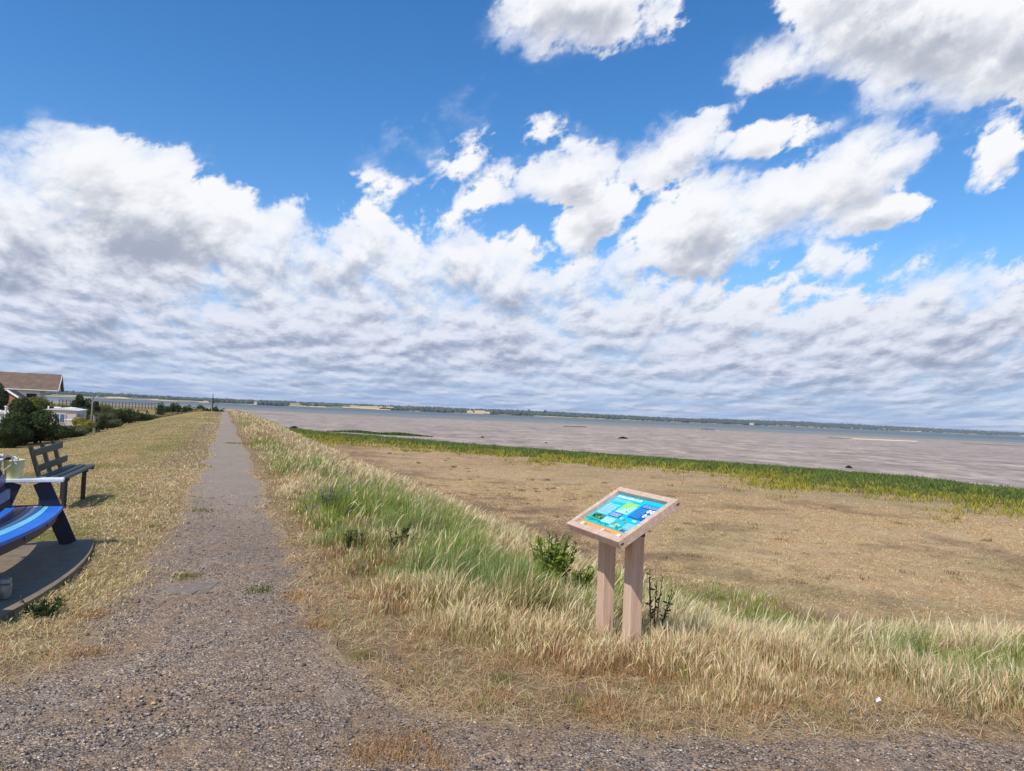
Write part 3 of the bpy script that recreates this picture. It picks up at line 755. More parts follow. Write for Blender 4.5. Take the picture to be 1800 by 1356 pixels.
    # sea-bed creatures
    for u, v, c in ((.575, .44, 'sand'), (.64, .42, 'emerald'), (.70, .37, 'brown'), (.57, .31, 'brown'), (.62, .28, 'sand'), (.68, .27, 'pale')): blob(u, v, .026, .028, c, 2, 9); blob(u + .006, v + .004, .012, .012, 'brown', 3, 7)
    for k in range(3): text(.54, .66, .195 + k * .018, .008, 'white', 3, r_)
    q(.76, .42, .90, .48, 'teal', 2); q(.78, .43, .85, .47, 'sand', 3)
    for k in range(5): q(.76, .345 - k * .042, .95, .372 - k * .042, 'pale', 2); text(.77, .94, .353 - k * .042, .008, 'line', 3, r_)
    q(.78, .105 + .06, .87, .105 + .10, 'navy', 3)
    # small emblems along the orange strip
    blob(.07, .075, .028, .035, 'white', 2); blob(.15, .068, .022, .038, 'emerald', 2)
    blob(.52, .08, .02, .028, 'white', 2); text(.55, .70, .07, .02, 'brown', 2, r_)
    q(.80, .05, .83, .10, 'lime', 2); q(.835, .05, .885, .10, 'white', 2); blob(.91, .075, .016, .03, 'red', 2); blob(.945, .075, .014, .028, 'line', 2)
    pn.build('panel', mats, e)
    # acrylic sheet is left to the gloss of the print
info_board()

# ------------------------------------------------------------------ benches
def paint(name, c, rough=.38, spec=.5, chip=None):
    mt, t, b = new_mat(name); v = coord(t); n = noise(t, v, 4, 4, .6); n2 = noise(t, scl(t, v, 1, 1, 1), 60, 4, .7)
    col = mix(t, n.step(.3, .7), tuple(q * .86 for q in c), tuple(min(1, q * 1.08) for q in c))
    if chip is not None: col = mix(t, (n2 * .6 + n * .5).step(.60, .70) * .8, col, chip)
    setc(t, b, col, rough); b.inputs['Specular IOR Level'].default_value = spec; bump(t, n2, .25, .003, b); return mt
M_NAVY = paint('dark_navy_paint', S(30, 32, 52), .45, .4)
def circle3(p, q, r):
    ax, ay = p; bx, by = q; cx, cy = r; d = 2 * (ax * (by - cy) + bx * (cy - ay) + cx * (ay - by))
    ux = ((ax * ax + ay * ay) * (by - cy) + (bx * bx + by * by) * (cy - ay) + (cx * cx + cy * cy) * (ay - by)) / d
    uy = ((ax * ax + ay * ay) * (cx - bx) + (bx * bx + by * by) * (ax - cx) + (cx * cx + cy * cy) * (bx - ax)) / d
    return np.array([ux, uy]), math.hypot(ax - ux, ay - uy)
BC, BR = circle3((-4.635, 7.483), (-4.245, 6.685), (-3.866, 5.495))   # the bench is gently curved
BA1 = math.atan2(7.483 - BC[1], -4.635 - BC[0])                          # angle of its far end
def bp(ang, off, z):                                                      # point on the bench: angle back from far end in metres, inset from the front edge
    th = BA1 - ang / BR; r = BR - off; return np.array([BC[0] + r * math.cos(th), BC[1] + r * math.sin(th), z])
BZ = .055                                                                 # top of the slab
def arc_board(m_, s0, s1, o0, o1, z0, z1, mi=0, n=22):
    vs = []; fs = []
    for i in range(n + 1):
        s = s0 + (s1 - s0) * i / n
        vs += [bp(s, o0, z0), bp(s, o1, z0), bp(s, o1, z1), bp(s, o0, z1)]
    for i in range(n):
        k = 4 * i
        for a_, b_ in ((0, 1), (1, 2), (2, 3), (3, 0)): fs.append((k + a_, k + b_, k + 4 + b_, k + 4 + a_))
    fs += [(3, 2, 1, 0), tuple(4 * n + q for q in (0, 1, 2, 3))]
    m_.add(vs, fs, mi)
def curved_bench():
    LEN = 3.1
    e = thing('striped_bench', bp(LEN / 2, .25, BZ), 'curved bench with blue, white and purple painted seat slats, dark navy frame and white armrest', 'bench')
    z = .45
    slats = [('bright blue', S(36, 112, 208), .115), ('pale turquoise', S(112, 190, 224), .085), ('white', S(220, 224, 232), .040), ('grey violet', S(104, 98, 130), .045), ('dark plum', S(74, 46, 72), .085), ('bright blue', S(40, 108, 200), .075)]
    o = 0.0; gp = .007
    for nm, c, w in slats:
        m_ = MB(); arc_board(m_, 0, LEN, o, o + w, z - .03, z); k = m_.build('seat_slat', paint('bench_' + nm.replace(' ', '_'), c, .5, .4, tuple(q * .6 + .1 for q in c)), e); k['label'] = nm + ' slat'; o += w + gp
    m_ = MB()                                                # frame under the seat, edge battens
    for s in np.arange(.10, LEN, .72): m_.bar(bp(s, .03, z - .062), bp(s, o - .02, z - .062), .05, .062)
    arc_board(m_, .03, LEN - .03, .035, .06, z - .12, z - .033); m_.build('seat_frame', M_NAVY, e)
    m_ = MB(); m_.bar(bp(-.012, -.002, z - .018), bp(-.012, o, z - .018), .02, .05); m_.build('seat_end_batten', M_NAVY, e)
    for s in (.045, 2.16, LEN - .08):                        # crossed plank legs
        m_ = MB(); m_.bar(bp(s, *((.20, .70) if s != 2.16 else (.10, z - .034))), bp(s, -.075 if s < 1 else .03, BZ), .036, .15, up=bp(s, 0, 0) - bp(s, 1, 0)); m_.build('front_leg', M_NAVY, e)
        m_ = MB(); m_.bar(bp(s + .04, .44, .70), bp(s + .04, .66, BZ), .036, .16, up=bp(s, 0, 0) - bp(s, 1, 0)); m_.build('back_leg', M_NAVY, e)
        m_ = MB(); m_.bar(bp(s + .05, .46, .36), bp(s + .05, .66, .98), .05, .13, up=bp(s, 0, 0) - bp(s, 1, 0)); m_.build('back_upright', M_NAVY, e)
    for k, (c, z0) in enumerate(((S(36, 120, 170), .56), (S(44, 60, 130), .70), (S(60, 130, 190), .84))):
        m_ = MB(); f = (z0 - .36) / .62; off = .44 + .20 * f - .07; arc_board(m_, .24, LEN - .05, off, off + .025, z0, z0 + .095); m_.build('backrest_slat', paint('bench_back', c, .35), e)
    m_ = MB(); a0 = bp(.05, .0, .722); a1 = bp(.05, .60, .722); m_.bar(a0, a1, .17, .036, bev=.006)
    k = m_.build('armrest', paint('pale_grey_paint', S(214, 218, 226), .5, .4, S(150, 152, 160)), e)
    m_ = MB(); a0 = bp(LEN - .05, .0, .722); a1 = bp(LEN - .05, .60, .722); m_.bar(a0, a1, .17, .036, bev=.006); m_.build('armrest', paint('pale_grey_paint', S(214, 218, 226), .5, .4), e)
    for s in (.30,):                                         # small bolt heads on the upright
        m_ = MB(); p = bp(.055, .47, .50); m_.tube([p, p + (bp(-.02, .47, .50) - p) * .3], .012, 8); m_.build('bolt', M_DKMETAL, e)
    # slab
    m_ = MB(); n = 26; vs = []
    for i in range(n + 1):
        s = -.17 + (LEN + .5) * i / n
        vs += [bp(s, -.30, BZ), bp(s, .95, BZ), bp(s, .95, -.25), bp(s, -.30, -.25)]
    fs = []
    for i in range(n):
        k = 4 * i
        for a_, b_ in ((0, 1), (1, 2), (2, 3), (3, 0)): fs.append((k + b_, k + a_, k + 4 + a_, k + 4 + b_))
    fs += [(0, 1, 2, 3), tuple(4 * n + q for q in (3, 2, 1, 0))]
    m_.add(vs, fs)
    mt = simple_mat('weathered_concrete', S(126, 112, 94), .9, .16, 5, .006, dirt=S(90, 80, 68), dirt_amt=.5)
    tag(m_.build('concrete_slab', mt), 'low weathered concrete slab edged by grass under the striped bench', 'slab')
    # bucket on the armrest with a rag over it
    c = bp(.05, .44, .7405)
    e2 = thing('bucket', c, 'pale yellow plastic bucket standing on the white armrest of the striped bench', 'bucket')
    mt, t, b = new_mat('pale_yellow_plastic'); n_ = noise(t, coord(t), 9, 4, .6); setc(t, b, mix(t, n_.step(.3, .7), S(196, 194, 134), S(214, 212, 154)), .4)
    m_ = MB(); N = 28; H_ = .19
    prof = [(.001, .0), (.066, 0), (.070, .006), (.089, H_ - .02), (.096, H_ - .018), (.096, H_), (.090, H_), (.086, H_ - .02), (.066, .012), (.001, .012)]
    vs = [c + np.array([r * math.cos(2 * math.pi * k / N), r * math.sin(2 * math.pi * k / N), zz]) for r, zz in prof for k in range(N)]
    fs = [(i * N + k, i * N + (k + 1) % N, (i + 1) * N + (k + 1) % N, (i + 1) * N + k) for i in range(len(prof) - 1) for k in range(N)]
    m_.add(vs, fs); m_.build('tub', mt, e2, smooth=True)
    ang = np.linspace(.2, math.pi - .2, 14); m_ = MB(); bd = (bp(0, 1, 0) - bp(0, 0, 0)); bd /= np.linalg.norm(bd); sdv = np.array([-bd[1], bd[0], 0])
    m_.tube([c + sdv * .094 * math.cos(q) + bd * .10 * math.sin(q) + np.array([0, 0, H_ - .03 - .10 * math.sin(q)]) for q in ang], .0035, 6); m_.build('handle', simple_mat('white_wire', S(220, 220, 210), .4), e2)
    # rag: a crumpled grid draped over the rim
    N = 26; uu, vv = np.meshgrid(np.linspace(-1, 1, N), np.linspace(-1, 1, N)); cc = c + bd * .10 + np.array([0, 0, H_ + .022])
    U_ = uu * .135; V_ = vv * .10; zz = (fbm(uu * 2.2, vv * 2.2, 71, 4) - .45) * .11 - .06 * np.clip(uu - .2, 0, 1) ** 1.2 - .05 * np.clip(vv ** 2 - .5, 0, 1) - .075 * np.clip(-uu - .55, 0, 1)
    pts = cc + bd * U_[..., None] + sdv * V_[..., None]; pts[..., 2] += zz; pts = pts.reshape(-1, 3)
    i, j = np.meshgrid(np.arange(N - 1), np.arange(N - 1), indexing='ij'); qd = np.stack([i * N + j, i * N + j + 1, (i + 1) * N + j + 1, (i + 1) * N + j], -1).reshape(-1, 4)
    mt, t, b = new_mat('rag_cloth'); v = coord(t); wv = noise(t, v, 18, 4, .6); setc(t, b, mix(t, wv.step(.42, .58), S(206, 204, 200), S(92, 92, 104)), .9); bump(t, noise(t, v, 60, 3), .5, .004, b)
    og = pts.mean(0); me = np_mesh('rag', pts - og, qd.ravel(), np.arange(len(qd)) * 4, [mt], smooth=True); o_ = bpy.data.objects.new('rag', me); COL.objects.link(o_); o_.location = tuple(og)
    md = o_.modifiers.new('thickness', 'SOLIDIFY'); md.thickness = .006
    tag(o_, 'crumpled grey and white rag draped over the rim of the yellow bucket', 'rag')
    # glass jar by the bench's nearer leg
    p = onz(5, 1053, BZ); p = np.array([p[0], p[1], BZ + .001])
    e3 = thing('glass_jar', p, 'dusty clear glass jar with pale lid beside the nearer bench leg on the slab', 'jar')
    m_ = MB(); m_.tube([p, p + (0, 0, .006), p + (0, 0, .014), p + (0, 0, .105), p + (0, 0, .115)], [.045, .052, .054, .054, .047], 22)
    mt, t, b = new_mat('dusty_glass'); setc(t, b, mix(t, noise(t, scl(t, coord(t), 1, 1, .3), 30, 4).step(.35, .7), S(96, 98, 94), S(158, 160, 154)), .12); b.inputs['Transmission Weight'].default_value = .45; b.inputs['Specular IOR Level'].default_value = .8
    m_.build('jar_body', mt, e3, smooth=True)
    m_ = MB(); m_.tube([p + (0, 0, .117), p + (0, 0, .122), p + (0, 0, .148), p + (0, 0, .151)], [.046, .048, .048, .044], 22); m_.build('lid', simple_mat('tin_lid', S(150, 154, 158), .35, .2, 30, metal=.5), e3)
curved_bench()

def slatted_bench():
    az = math.radians(17.5); tl = .036
    L = np.array([-math.sin(az), math.cos(az), tl]); B = np.array([-math.cos(az), -math.sin(az), 0]); U = np.cross(L, B) * -1; U = U / np.linalg.norm(U); U = U if U[2] > 0 else -U
    o0 = np.array([-6.17, 10.05, 0.0]); P = lambda l, d, u: o0 + L * l + B * d + np.array([0, 0, u])
    e = thing('slatted_bench', P(.6, .2, gz(*P(.6, .2, 0)[:2])), 'weathered dark green bench with gapped slats standing on mown grass bank', 'bench')
    mt = paint('dark_green_paint', S(44, 56, 58), .5, .45, S(92, 100, 98)); mk = paint('near_black_paint', S(30, 32, 36), .5)
    for k, d in enumerate((.0, .135, .27)):
        m_ = MB(); m_.bar(P(-.02, d + .05, .445), P(1.43, d + .05, .445), .10, .034, bev=.006); m_.build('seat_slat', mt, e)
    for u, l1 in ((.57, 1.30), (.78, 1.27)):
        d = .37 + (u - .45) * .33; m_ = MB(); m_.bar(P(-.04, d - .04, u), P(l1, d - .04, u), .028, .095, up=(0, 0, 1), bev=.006); m_.build('backrest_slat', mt, e)
    for l in (.04, .52, 1.02):
        m_ = MB(); m_.bar(P(l, .36, .40), P(l, .36 + .43 * .33, .865), .05, .05, up=L); m_.build('back_upright', mk, e)
    for l in (.04, 1.02):
        for d in (.05, .33):
            p = P(l, d, 0); m_ = MB(); m_.tube([[p[0], p[1], gz(p[0], p[1]) - .1], P(l, d, .40)], .033, 10); m_.build('leg', mk, e)
        m_ = MB(); m_.bar(P(l, -.0, .412), P(l, .42, .412), .05, .032); m_.build('seat_bearer', mk, e)
    m_ = MB(); m_.bar(P(1.36, .0, .412), P(1.36, .40, .412), .04, .03); m_.build('seat_bearer', mk, e)
slatted_bench()

# flat broken paving pieces sunk in the gravel
for k, (pts, lb) in enumerate((([(283, 1042), (300, 1035), (322, 1034), (345, 1029), (366, 1030), (386, 1027), (378, 1035), (372, 1040), (350, 1043), (336, 1050), (318, 1047), (296, 1050)], 'flat ragged grey paving fragment sunk in the gravel path'),)):
    P_ = [onz(*p) for p in pts]; c = np.mean(P_, 0); zt = gz(c[0], c[1]) + .018; m_ = MB(); n = len(P_); F_ = lambda f, z: [np.array([*(c[:2] + (p[:2] - c[:2]) * f), z]) for p in P_]
    m_.add(F_(1.06, zt - .08) + F_(1.0, zt - .008) + F_(.93, zt), [tuple(range(2 * n, 3 * n))[::-1]] + [(r * n + i, r * n + n + i, r * n + n + (i + 1) % n, r * n + (i + 1) % n) for r in (0, 1) for i in range(n)])
    tag(m_.build('paving_fragment', simple_mat('grey_paving', S(128, 116, 104), .9, .3, 14, .01, dirt=S(112, 98, 86), dirt_amt=.8)), lb, 'paving piece')

# litter
p = hit(1545, 1232, .05); m_ = MB()
m_.add([p + np.array(q) * .020 for q in ((-1, -.4, -.3), (.1, -1, .5), (1, -.1, -.2), (.4, .9, .7), (-.6, .7, .1), (0, 0, 1.1))], [(0, 1, 5), (1, 2, 5), (2, 3, 5), (3, 4, 5), (4, 0, 5), (4, 3, 2, 1, 0)])
tag(m_.build('litter', simple_mat('white_paper', S(226, 226, 230), .7)), 'scrap of crumpled white paper caught low in the dry grass', 'litter')

# ------------------------------------------------------------------ hedges, trees and buildings on the left
def leaf_cloud(name, parent, centre, rad, n, leaf, mat, seed, lumps=9, core=True, hollow=.55, colour_lo=0.0, colour_hi=1.0, flat_base=True):
    """crown made of many leaf-sized faces clustered in lumps through its volume"""
    r_ = np.random.default_rng(seed); c = np.asarray(centre, float); rad = np.asarray(rad, float)
    lc = r_.normal(0, 1, (lumps, 3)); lc /= np.linalg.norm(lc, axis=1)[:, None]; lc *= r_.uniform(.30, .72, (lumps, 1)); lc[:, 2] = lc[:, 2] * .9 + .05
    lr = r_.uniform(.30, .58, lumps)
    k = r_.integers(0, lumps, n); d = r_.normal(0, 1, (n, 3)); d /= np.linalg.norm(d, axis=1)[:, None]
    p = lc[k] + d * (lr[k] * r_.uniform(hollow, 1.08, n) ** .5)[:, None]
    if flat_base: p[:, 2] = np.maximum(p[:, 2], -1 + r_.uniform(0, .25, n))
    shade = r_.uniform(colour_lo, colour_hi, lumps)[k] * .6 + r_.uniform(0, .4, n)
    P = c + p * rad
    t1 = r_.normal(0, 1, (n, 3)); nn = d + r_.normal(0, .55, (n, 3)); nn /= np.linalg.norm(nn, axis=1)[:, None]
    t1 -= nn * (t1 * nn).sum(1)[:, None]; t1 /= np.linalg.norm(t1, axis=1)[:, None]; t2 = np.cross(nn, t1)
    s = leaf * r_.uniform(.6, 1.35, n)[:, None]
    v = np.stack([P - t1 * s * .62, P + t2 * s * .36 - nn * s * .1, P + t1 * s * .62, P - t2 * s * .36 - nn * s * .1], 1).reshape(-1, 3)
    q = np.arange(4 * n).reshape(-1, 4); og = c - np.array([0, 0, rad[2]])
    off = np.array(parent.location) if parent is not None else og
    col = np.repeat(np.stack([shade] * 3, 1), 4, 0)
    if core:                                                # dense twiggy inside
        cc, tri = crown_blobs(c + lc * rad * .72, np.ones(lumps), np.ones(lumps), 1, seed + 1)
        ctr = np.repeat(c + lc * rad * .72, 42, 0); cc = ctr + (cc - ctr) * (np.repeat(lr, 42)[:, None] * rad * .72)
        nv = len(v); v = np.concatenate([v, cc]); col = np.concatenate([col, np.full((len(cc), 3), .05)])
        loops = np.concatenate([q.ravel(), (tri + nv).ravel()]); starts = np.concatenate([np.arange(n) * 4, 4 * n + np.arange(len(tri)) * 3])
    else: loops, starts = q.ravel(), np.arange(n) * 4
    me = np_mesh(name, v - off, loops, starts, [mat], colours=col)
    o = bpy.data.objects.new(name, me); COL.objects.link(o)
    if parent is not None: o.parent = parent
    else: o.location = tuple(off)
    return o
M_DARKLEAF = leaf_mat('dark_hedge_leaf', S(36, 46, 30), S(84, 94, 58)); M_OLIVE = leaf_mat('olive_leaf', S(64, 72, 38), S(128, 128, 68)); M_GREYLEAF = leaf_mat('grey_green_leaf', S(60, 68, 50), S(128, 130, 104))
M_YELLOW = leaf_mat('yellow_green_leaf', S(96, 96, 44), S(174, 160, 84)); M_BRAMBLE = leaf_mat('dry_bramble', S(104, 92, 62), S(176, 158, 118)); M_BARK = simple_mat('bark', S(84, 70, 56), .9, .25, 8, .02)

def bush(px, top, base_py, w, Y, mat, label, group=None, n=2600, leaf=.2, kind='bush', seed=None, trunk=True, zb=None, cat='bush', colr=(0, 1)):
    x = (px - 900) / FPX * Y; zg = gz(x, Y) if zb is None else zb
    zt = aty(px, top, Y)[2]; x = aty(px, (top + base_py) / 2, Y)[0]; zb_ = max(zg - .15, aty(px, base_py, Y)[2] - .1) if base_py else zg - .15
    zb_ = zg - .1
    r = w / FPX * Y / 2; hz = (zt - zb_) / 2
    e = thing(kind, (x, Y, zg), label, cat, group); leaf *= .66; n = int(n * 2.0)
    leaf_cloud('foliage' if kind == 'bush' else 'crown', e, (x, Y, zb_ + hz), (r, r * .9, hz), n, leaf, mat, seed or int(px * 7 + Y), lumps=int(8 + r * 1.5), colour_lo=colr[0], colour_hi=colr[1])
    m_ = MB()
    for k in range(3 if kind == 'bush' else 1):
        a = k * 2.1; m_.tube([(x + .1 * math.cos(a) * r, Y + .1 * math.sin(a), zg - .3), (x + .25 * r * math.cos(a), Y + .2 * math.sin(a), zg + hz * .6), (x + .45 * r * math.cos(a), Y + .3 * r * math.sin(a), zg + hz * 1.3)], [.09 if kind == 'bush' else .22, .06, .03], 7)
    m_.build('stems' if kind == 'bush' else 'trunk', M_BARK, e)
    return e
G1 = 'bushes in the hedge along the foot of the mown bank'
bush(40, 703, 788, 88, 47, M_DARKLEAF, 'largest dark green bush of the hedge, tall and rounded, left of the mobile home', G1, 7000, .20)
bush(6, 740, 800, 80, 44, M_DARKLEAF, 'dark low bush at the left end of the hedge in front of the car', G1, 4200, .18)
bush(92, 743, 776, 76, 52, M_DARKLEAF, 'low dark bush in front of the mobile home, touching the largest bush', G1, 3600, .18)
bush(124, 745, 768, 62, 57, M_GREYLEAF, 'low grey green bush below the side of the mobile home', G1, 2600, .18)
bush(147, 733, 764, 44, 63, M_YELLOW, 'yellowish green bush beside the leaning pole and the mobile home', G1, 1700, .18)
bush(145, 747, 762, 48, 60, M_OLIVE, 'small olive bush at the foot of the yellowish bush', G1, 1000, .16)
bush(184, 722, 757, 62, 73, M_GREYLEAF, 'grey green bush just right of the leaning pole', G1, 2200, .2)
bush(210, 716, 750, 72, 86, M_DARKLEAF, 'long dark bush in the middle of the hedge', G1, 2200, .24)
bush(234, 720, 744, 50, 98, M_DARKLEAF, 'dark bush tapering down towards the right end of the hedge', G1, 1500, .26)
bush(258, 727, 741, 46, 108, M_GREYLEAF, 'low grey green bush at the foot of the wooden gate frame', G1, 1100, .26)
bush(276, 728, 738, 44, 122, M_BRAMBLE, 'pale dry bramble just right of the wooden gate frame', 'brambles beyond the mown bank', 900, .28)
bush(302, 725, 734, 48, 126, M_BRAMBLE, 'pale dry bramble halfway between gate frame and marker post', 'brambles beyond the mown bank', 900, .28)
bush(328, 722, 731, 48, 130, M_BRAMBLE, 'pale dry bramble in front of the dark row of bushes', 'brambles beyond the mown bank', 900, .28)
bush(353, 719, 727, 42, 133, M_BRAMBLE, 'pale dry bramble nearest the marker post at the path end', 'brambles beyond the mown bank', 800, .28)
bush(66, 748, 784, 60, 49, M_DARKLEAF, 'low dark bush at the right foot of the largest bush', G1, 2400, .18)
bush(112, 752, 772, 46, 55, M_GREYLEAF, 'low grey green bush at the hedge foot, right of the low dark pair', G1, 1600, .18)
bush(166, 742, 760, 44, 66, M_DARKLEAF, 'low dark bush around the foot of the leaning pole', G1, 1500, .18)
bush(197, 730, 755, 44, 78, M_DARKLEAF, 'dark bush between the grey green bush and the long dark bush', G1, 1500, .2)
bush(222, 724, 747, 44, 93, M_DARKLEAF, 'dark bush joining the long dark bush to the tapering one', G1, 1300, .24)
bush(246, 725, 742, 40, 104, M_DARKLEAF, 'low dark bush just left of the gate frame foot', G1, 1100, .26)
G2 = 'bushes behind the mobile home'
bush(66, 697, 730, 84, 84, M_OLIVE, 'yellow topped olive bush below the white house wall, behind the largest bush', G2, 2600, .25, colr=(.3, 1))
bush(104, 708, 740, 76, 84, M_DARKLEAF, 'dark bush right behind the mobile home roof', G2, 2400, .25)
bush(143, 711, 742, 70, 88, M_DARKLEAF, 'dark bush between mobile home and leaning pole, set back', G2, 2000, .25)
bush(182, 709, 735, 70, 98, M_OLIVE, 'olive green bush behind the leaning pole under the small tree', G2, 1800, .28)
bush(145, 690, 730, 36, 92, M_DARKLEAF, 'small dark tree with ragged crown rising over the hedge right of the house', None, 1900, .3, kind='tree', cat='tree')
bush(166, 697, 730, 28, 95, M_DARKLEAF, 'smaller ragged dark tree just right of the other small tree, behind the pole', None, 1300, .3, kind='tree', cat='tree')
bush(-8, 658, 740, 52, 76, M_DARKLEAF, 'tall dark green tree at the left edge beside the brown roofed house', None, 4200, .28, kind='tree', cat='tree', colr=(.2, 1))
rowb = [(284, 710, 12), (293, 711, 12), (303, 709, 12), (313, 711, 12), (323, 710, 12), (333, 712, 12), (346, 710, 14), (357, 712, 12), (367, 711, 12), (382, 712.5, 17)]
plc = ['first and leftmost bush of', 'second bush from the left of', 'third bush from the left of', 'fourth bush from the left of', 'fifth bush from the left of', 'sixth bush, last before the gap in', 'first bush right of the gap in', 'second bush right of the gap in', 'third bush right of the gap in', 'rightmost, rounder bush at the path end of']
for (px, top, w), lb in zip(rowb, plc): bush(px, top, 722, w * 1.7, 140 if px < 375 else 131, M_DARKLEAF, lb + ' the dark clipped row', 'dark row of bushes near the path end', 700, .3)

# brown roofed bungalow
def house():
    Y = 110.0; zg = -2.4
    E_ = lambda px, py, dy=0: aty(px, py, Y + dy)
    dp = np.array([-math.sin(math.radians(26.5)), math.cos(math.radians(26.5)), 0]); rd = np.array([dp[1], -dp[0], 0])       # along the ridge, away from us
    cr = E_(97, 688); Lh = 14.0; De = 6.5; ze = E_(60, 686)[2]; zr = E_(60, 661.5)[2] + .35
    o = np.array([cr[0], Y, 0])                             # front right corner of the wall
    e = thing('bungalow', o - rd * Lh / 2 + dp * De / 2 + (0, 0, zg), 'white walled house with long brown tiled roof and pillared porch at its right end', 'house')
    P = lambda l, d, z: o - rd * l + dp * d + np.array([0, 0, z])
    mw = simple_mat('white_render', S(216, 216, 216), .8, .05, 1.5, dirt=S(186, 182, 176), dirt_amt=.4); mt, t, b = new_mat('brown_tiles'); v = coord(t, 'Object')
    x, y, z_ = sep(t, v); n = noise(t, v, 1.2, 5, .65); n2 = noise(t, scl(t, v, 1, 1, 6), 3, 4, .6)
    rows = (z_ * 5.2)._m('FRACT'); colr = mix(t, (n * .6 + n2 * .4).step(.35, .65), S(98, 82, 70), S(126, 106, 90)); colr = mix(t, (rows.step(.0, .16) * -1.0 + 1.0) * .5, colr, S(78, 56, 46)); setc(t, b, colr, .85)
    m_ = MB(); m_.obox(P(Lh / 2 + 1.0, De / 2, (ze + zg) / 2), rd * (Lh / 2 - 1.0), dp * De / 2, (0, 0, (ze - zg) / 2)); wl = m_.build('wall', mw, e)
    ov = .45; q = [P(-ov, -ov, ze - .05), P(Lh + ov, -ov, ze - .05), P(-ov, De + ov, ze - .05), P(Lh + ov, De + ov, ze - .05), P(-ov, De / 2, zr), P(Lh + ov, De / 2, zr)]
    up = np.array([0, 0, .14]); q2 = [p + up for p in q]
    m_ = MB(); m_.add(q + q2, [(6, 10, 11, 7), (8, 9, 11, 10), (0, 1, 5, 4), (2, 4, 5, 3), (0, 6, 7, 1), (2, 3, 9, 8), (0, 4, 10, 6), (4, 2, 8, 10), (1, 7, 11, 5), (5, 11, 9, 3)]); rf = m_.build('roof', mt, e)
    m_ = MB(); m_.add([P(-.1, 0, ze), P(-.1, De, ze), P(-.1, De / 2, zr - .2), P(.1, 0, ze), P(.1, De, ze), P(.1, De / 2, zr - .2)], [(0, 1, 2), (5, 4, 3), (0, 3, 4, 1), (1, 4, 5, 2), (2, 5, 3, 0)]); m_.build('gable', mw, e)
    m_ = MB(); wht = simple_mat('white_trim', S(226, 226, 224), .6, .04)
    for d0, d1 in ((-ov, De / 2), (De + ov, De / 2)): m_.bar(P(-ov - .04, d0, ze - .02), P(-ov - .04, d1, zr + .05), .06, .26)
    m_.build('bargeboard', wht, e)
    m_ = MB(); m_.bar(P(-ov, -ov - .06, ze + .02), P(Lh + ov, -ov - .06, ze + .02), .12, .14); m_.build('gutter', wht, e)
    mg = simple_mat('dark_glass', S(40, 46, 54), .15, .2); mp = simple_mat('dark_porch_post', S(56, 48, 46), .7)
    for d in (.15, De / 2, De - .15):
        m_ = MB(); m_.bar(P(.12, d, zg), P(.12, d, ze - .06), .28, .28); m_.build('porch_post', mp, e)
    m_ = MB(); m_.obox(P(1.0, De / 2, zg + 1.5), rd * .9, dp * De / 2, (0, 0, .12)); m_.build('porch_floor', mp, e)
    for l, w, z0, z1 in ((3.0, 1.3, -1.7, -.55), (6.4, 1.5, -1.2, -.35), (9.4, 1.5, -1.2, -.35)):
        f = MB(); f.obox(P(l, -.03, ze + (z0 + z1) / 2), rd * (w / 2 + .07), dp * .05, (0, 0, (z1 - z0) / 2 + .07)); fo = f.build('window_frame', wht, e)
        g = MB(); g.obox(P(l, -.07, ze + (z0 + z1) / 2), rd * w / 2, dp * .03, (0, 0, (z1 - z0) / 2)); g.build('pane', mg, fo)
    # lower brick cottage in front
    Y2 = 96.0; p0 = aty(28, 690, Y2); ap = aty(13, 686.5, Y2); ev = aty(42, 703.5, Y2); zg2 = -2.4
    hw = ev[0] - ap[0]; e2 = thing('brick_cottage', (ap[0], Y2 + 2.5, zg2), 'low red brick building with dark roof and white bargeboard before the white walled house', 'house')
    mb = simple_mat('red_brick', S(136, 98, 80), .9, .18, 3); md = simple_mat('dark_slates', S(74, 64, 62), .8, .15, 2)
    zb, zt = ev[2], ap[2]; xa, xe = ap[0], ev[0] - .3; xl = xa - hw + .3
    m_ = MB(); D = 7.0; sk = np.array([.17, .985, 0]) * -1 * np.array([-1, -1, 0])
    F = lambda x, d, z: np.array([x - d * .46, Y2 + d * .89, z])
    m_.add([F(xl, 0, zg2), F(xe, 0, zg2), F(xe, 0, zb), F(xa, 0, zt - .12), F(xl, 0, zb), F(xl, D, zg2), F(xe, D, zg2), F(xe, D, zb), F(xa, D, zt - .12), F(xl, D, zb)], [(0, 1, 2, 3, 4), (9, 8, 7, 6, 5), (1, 6, 7, 2), (5, 0, 4, 9)]); m_.build('wall', mb, e2)
    m_ = MB(); k = np.array([0, 0, .12])
    for x1 in (xe + .35, xl - .35):
        zz = zb - .12; a = [F(x1, -.35, zz), F(xa, -.35, zt), F(xa, D, zt), F(x1, D, zz)]; m_.add(a + [q + k for q in a], [(0, 1, 2, 3), (7, 6, 5, 4), (0, 4, 5, 1), (3, 2, 6, 7), (0, 3, 7, 4)])
    m_.build('roof', md, e2)
    m_ = MB()
    for x1 in (xe + .38, xl - .38): m_.bar(F(x1, -.40, zb - .12), F(xa, -.40, zt + .02), .05, .24)
    m_.build('bargeboard', wht, e2)
house()

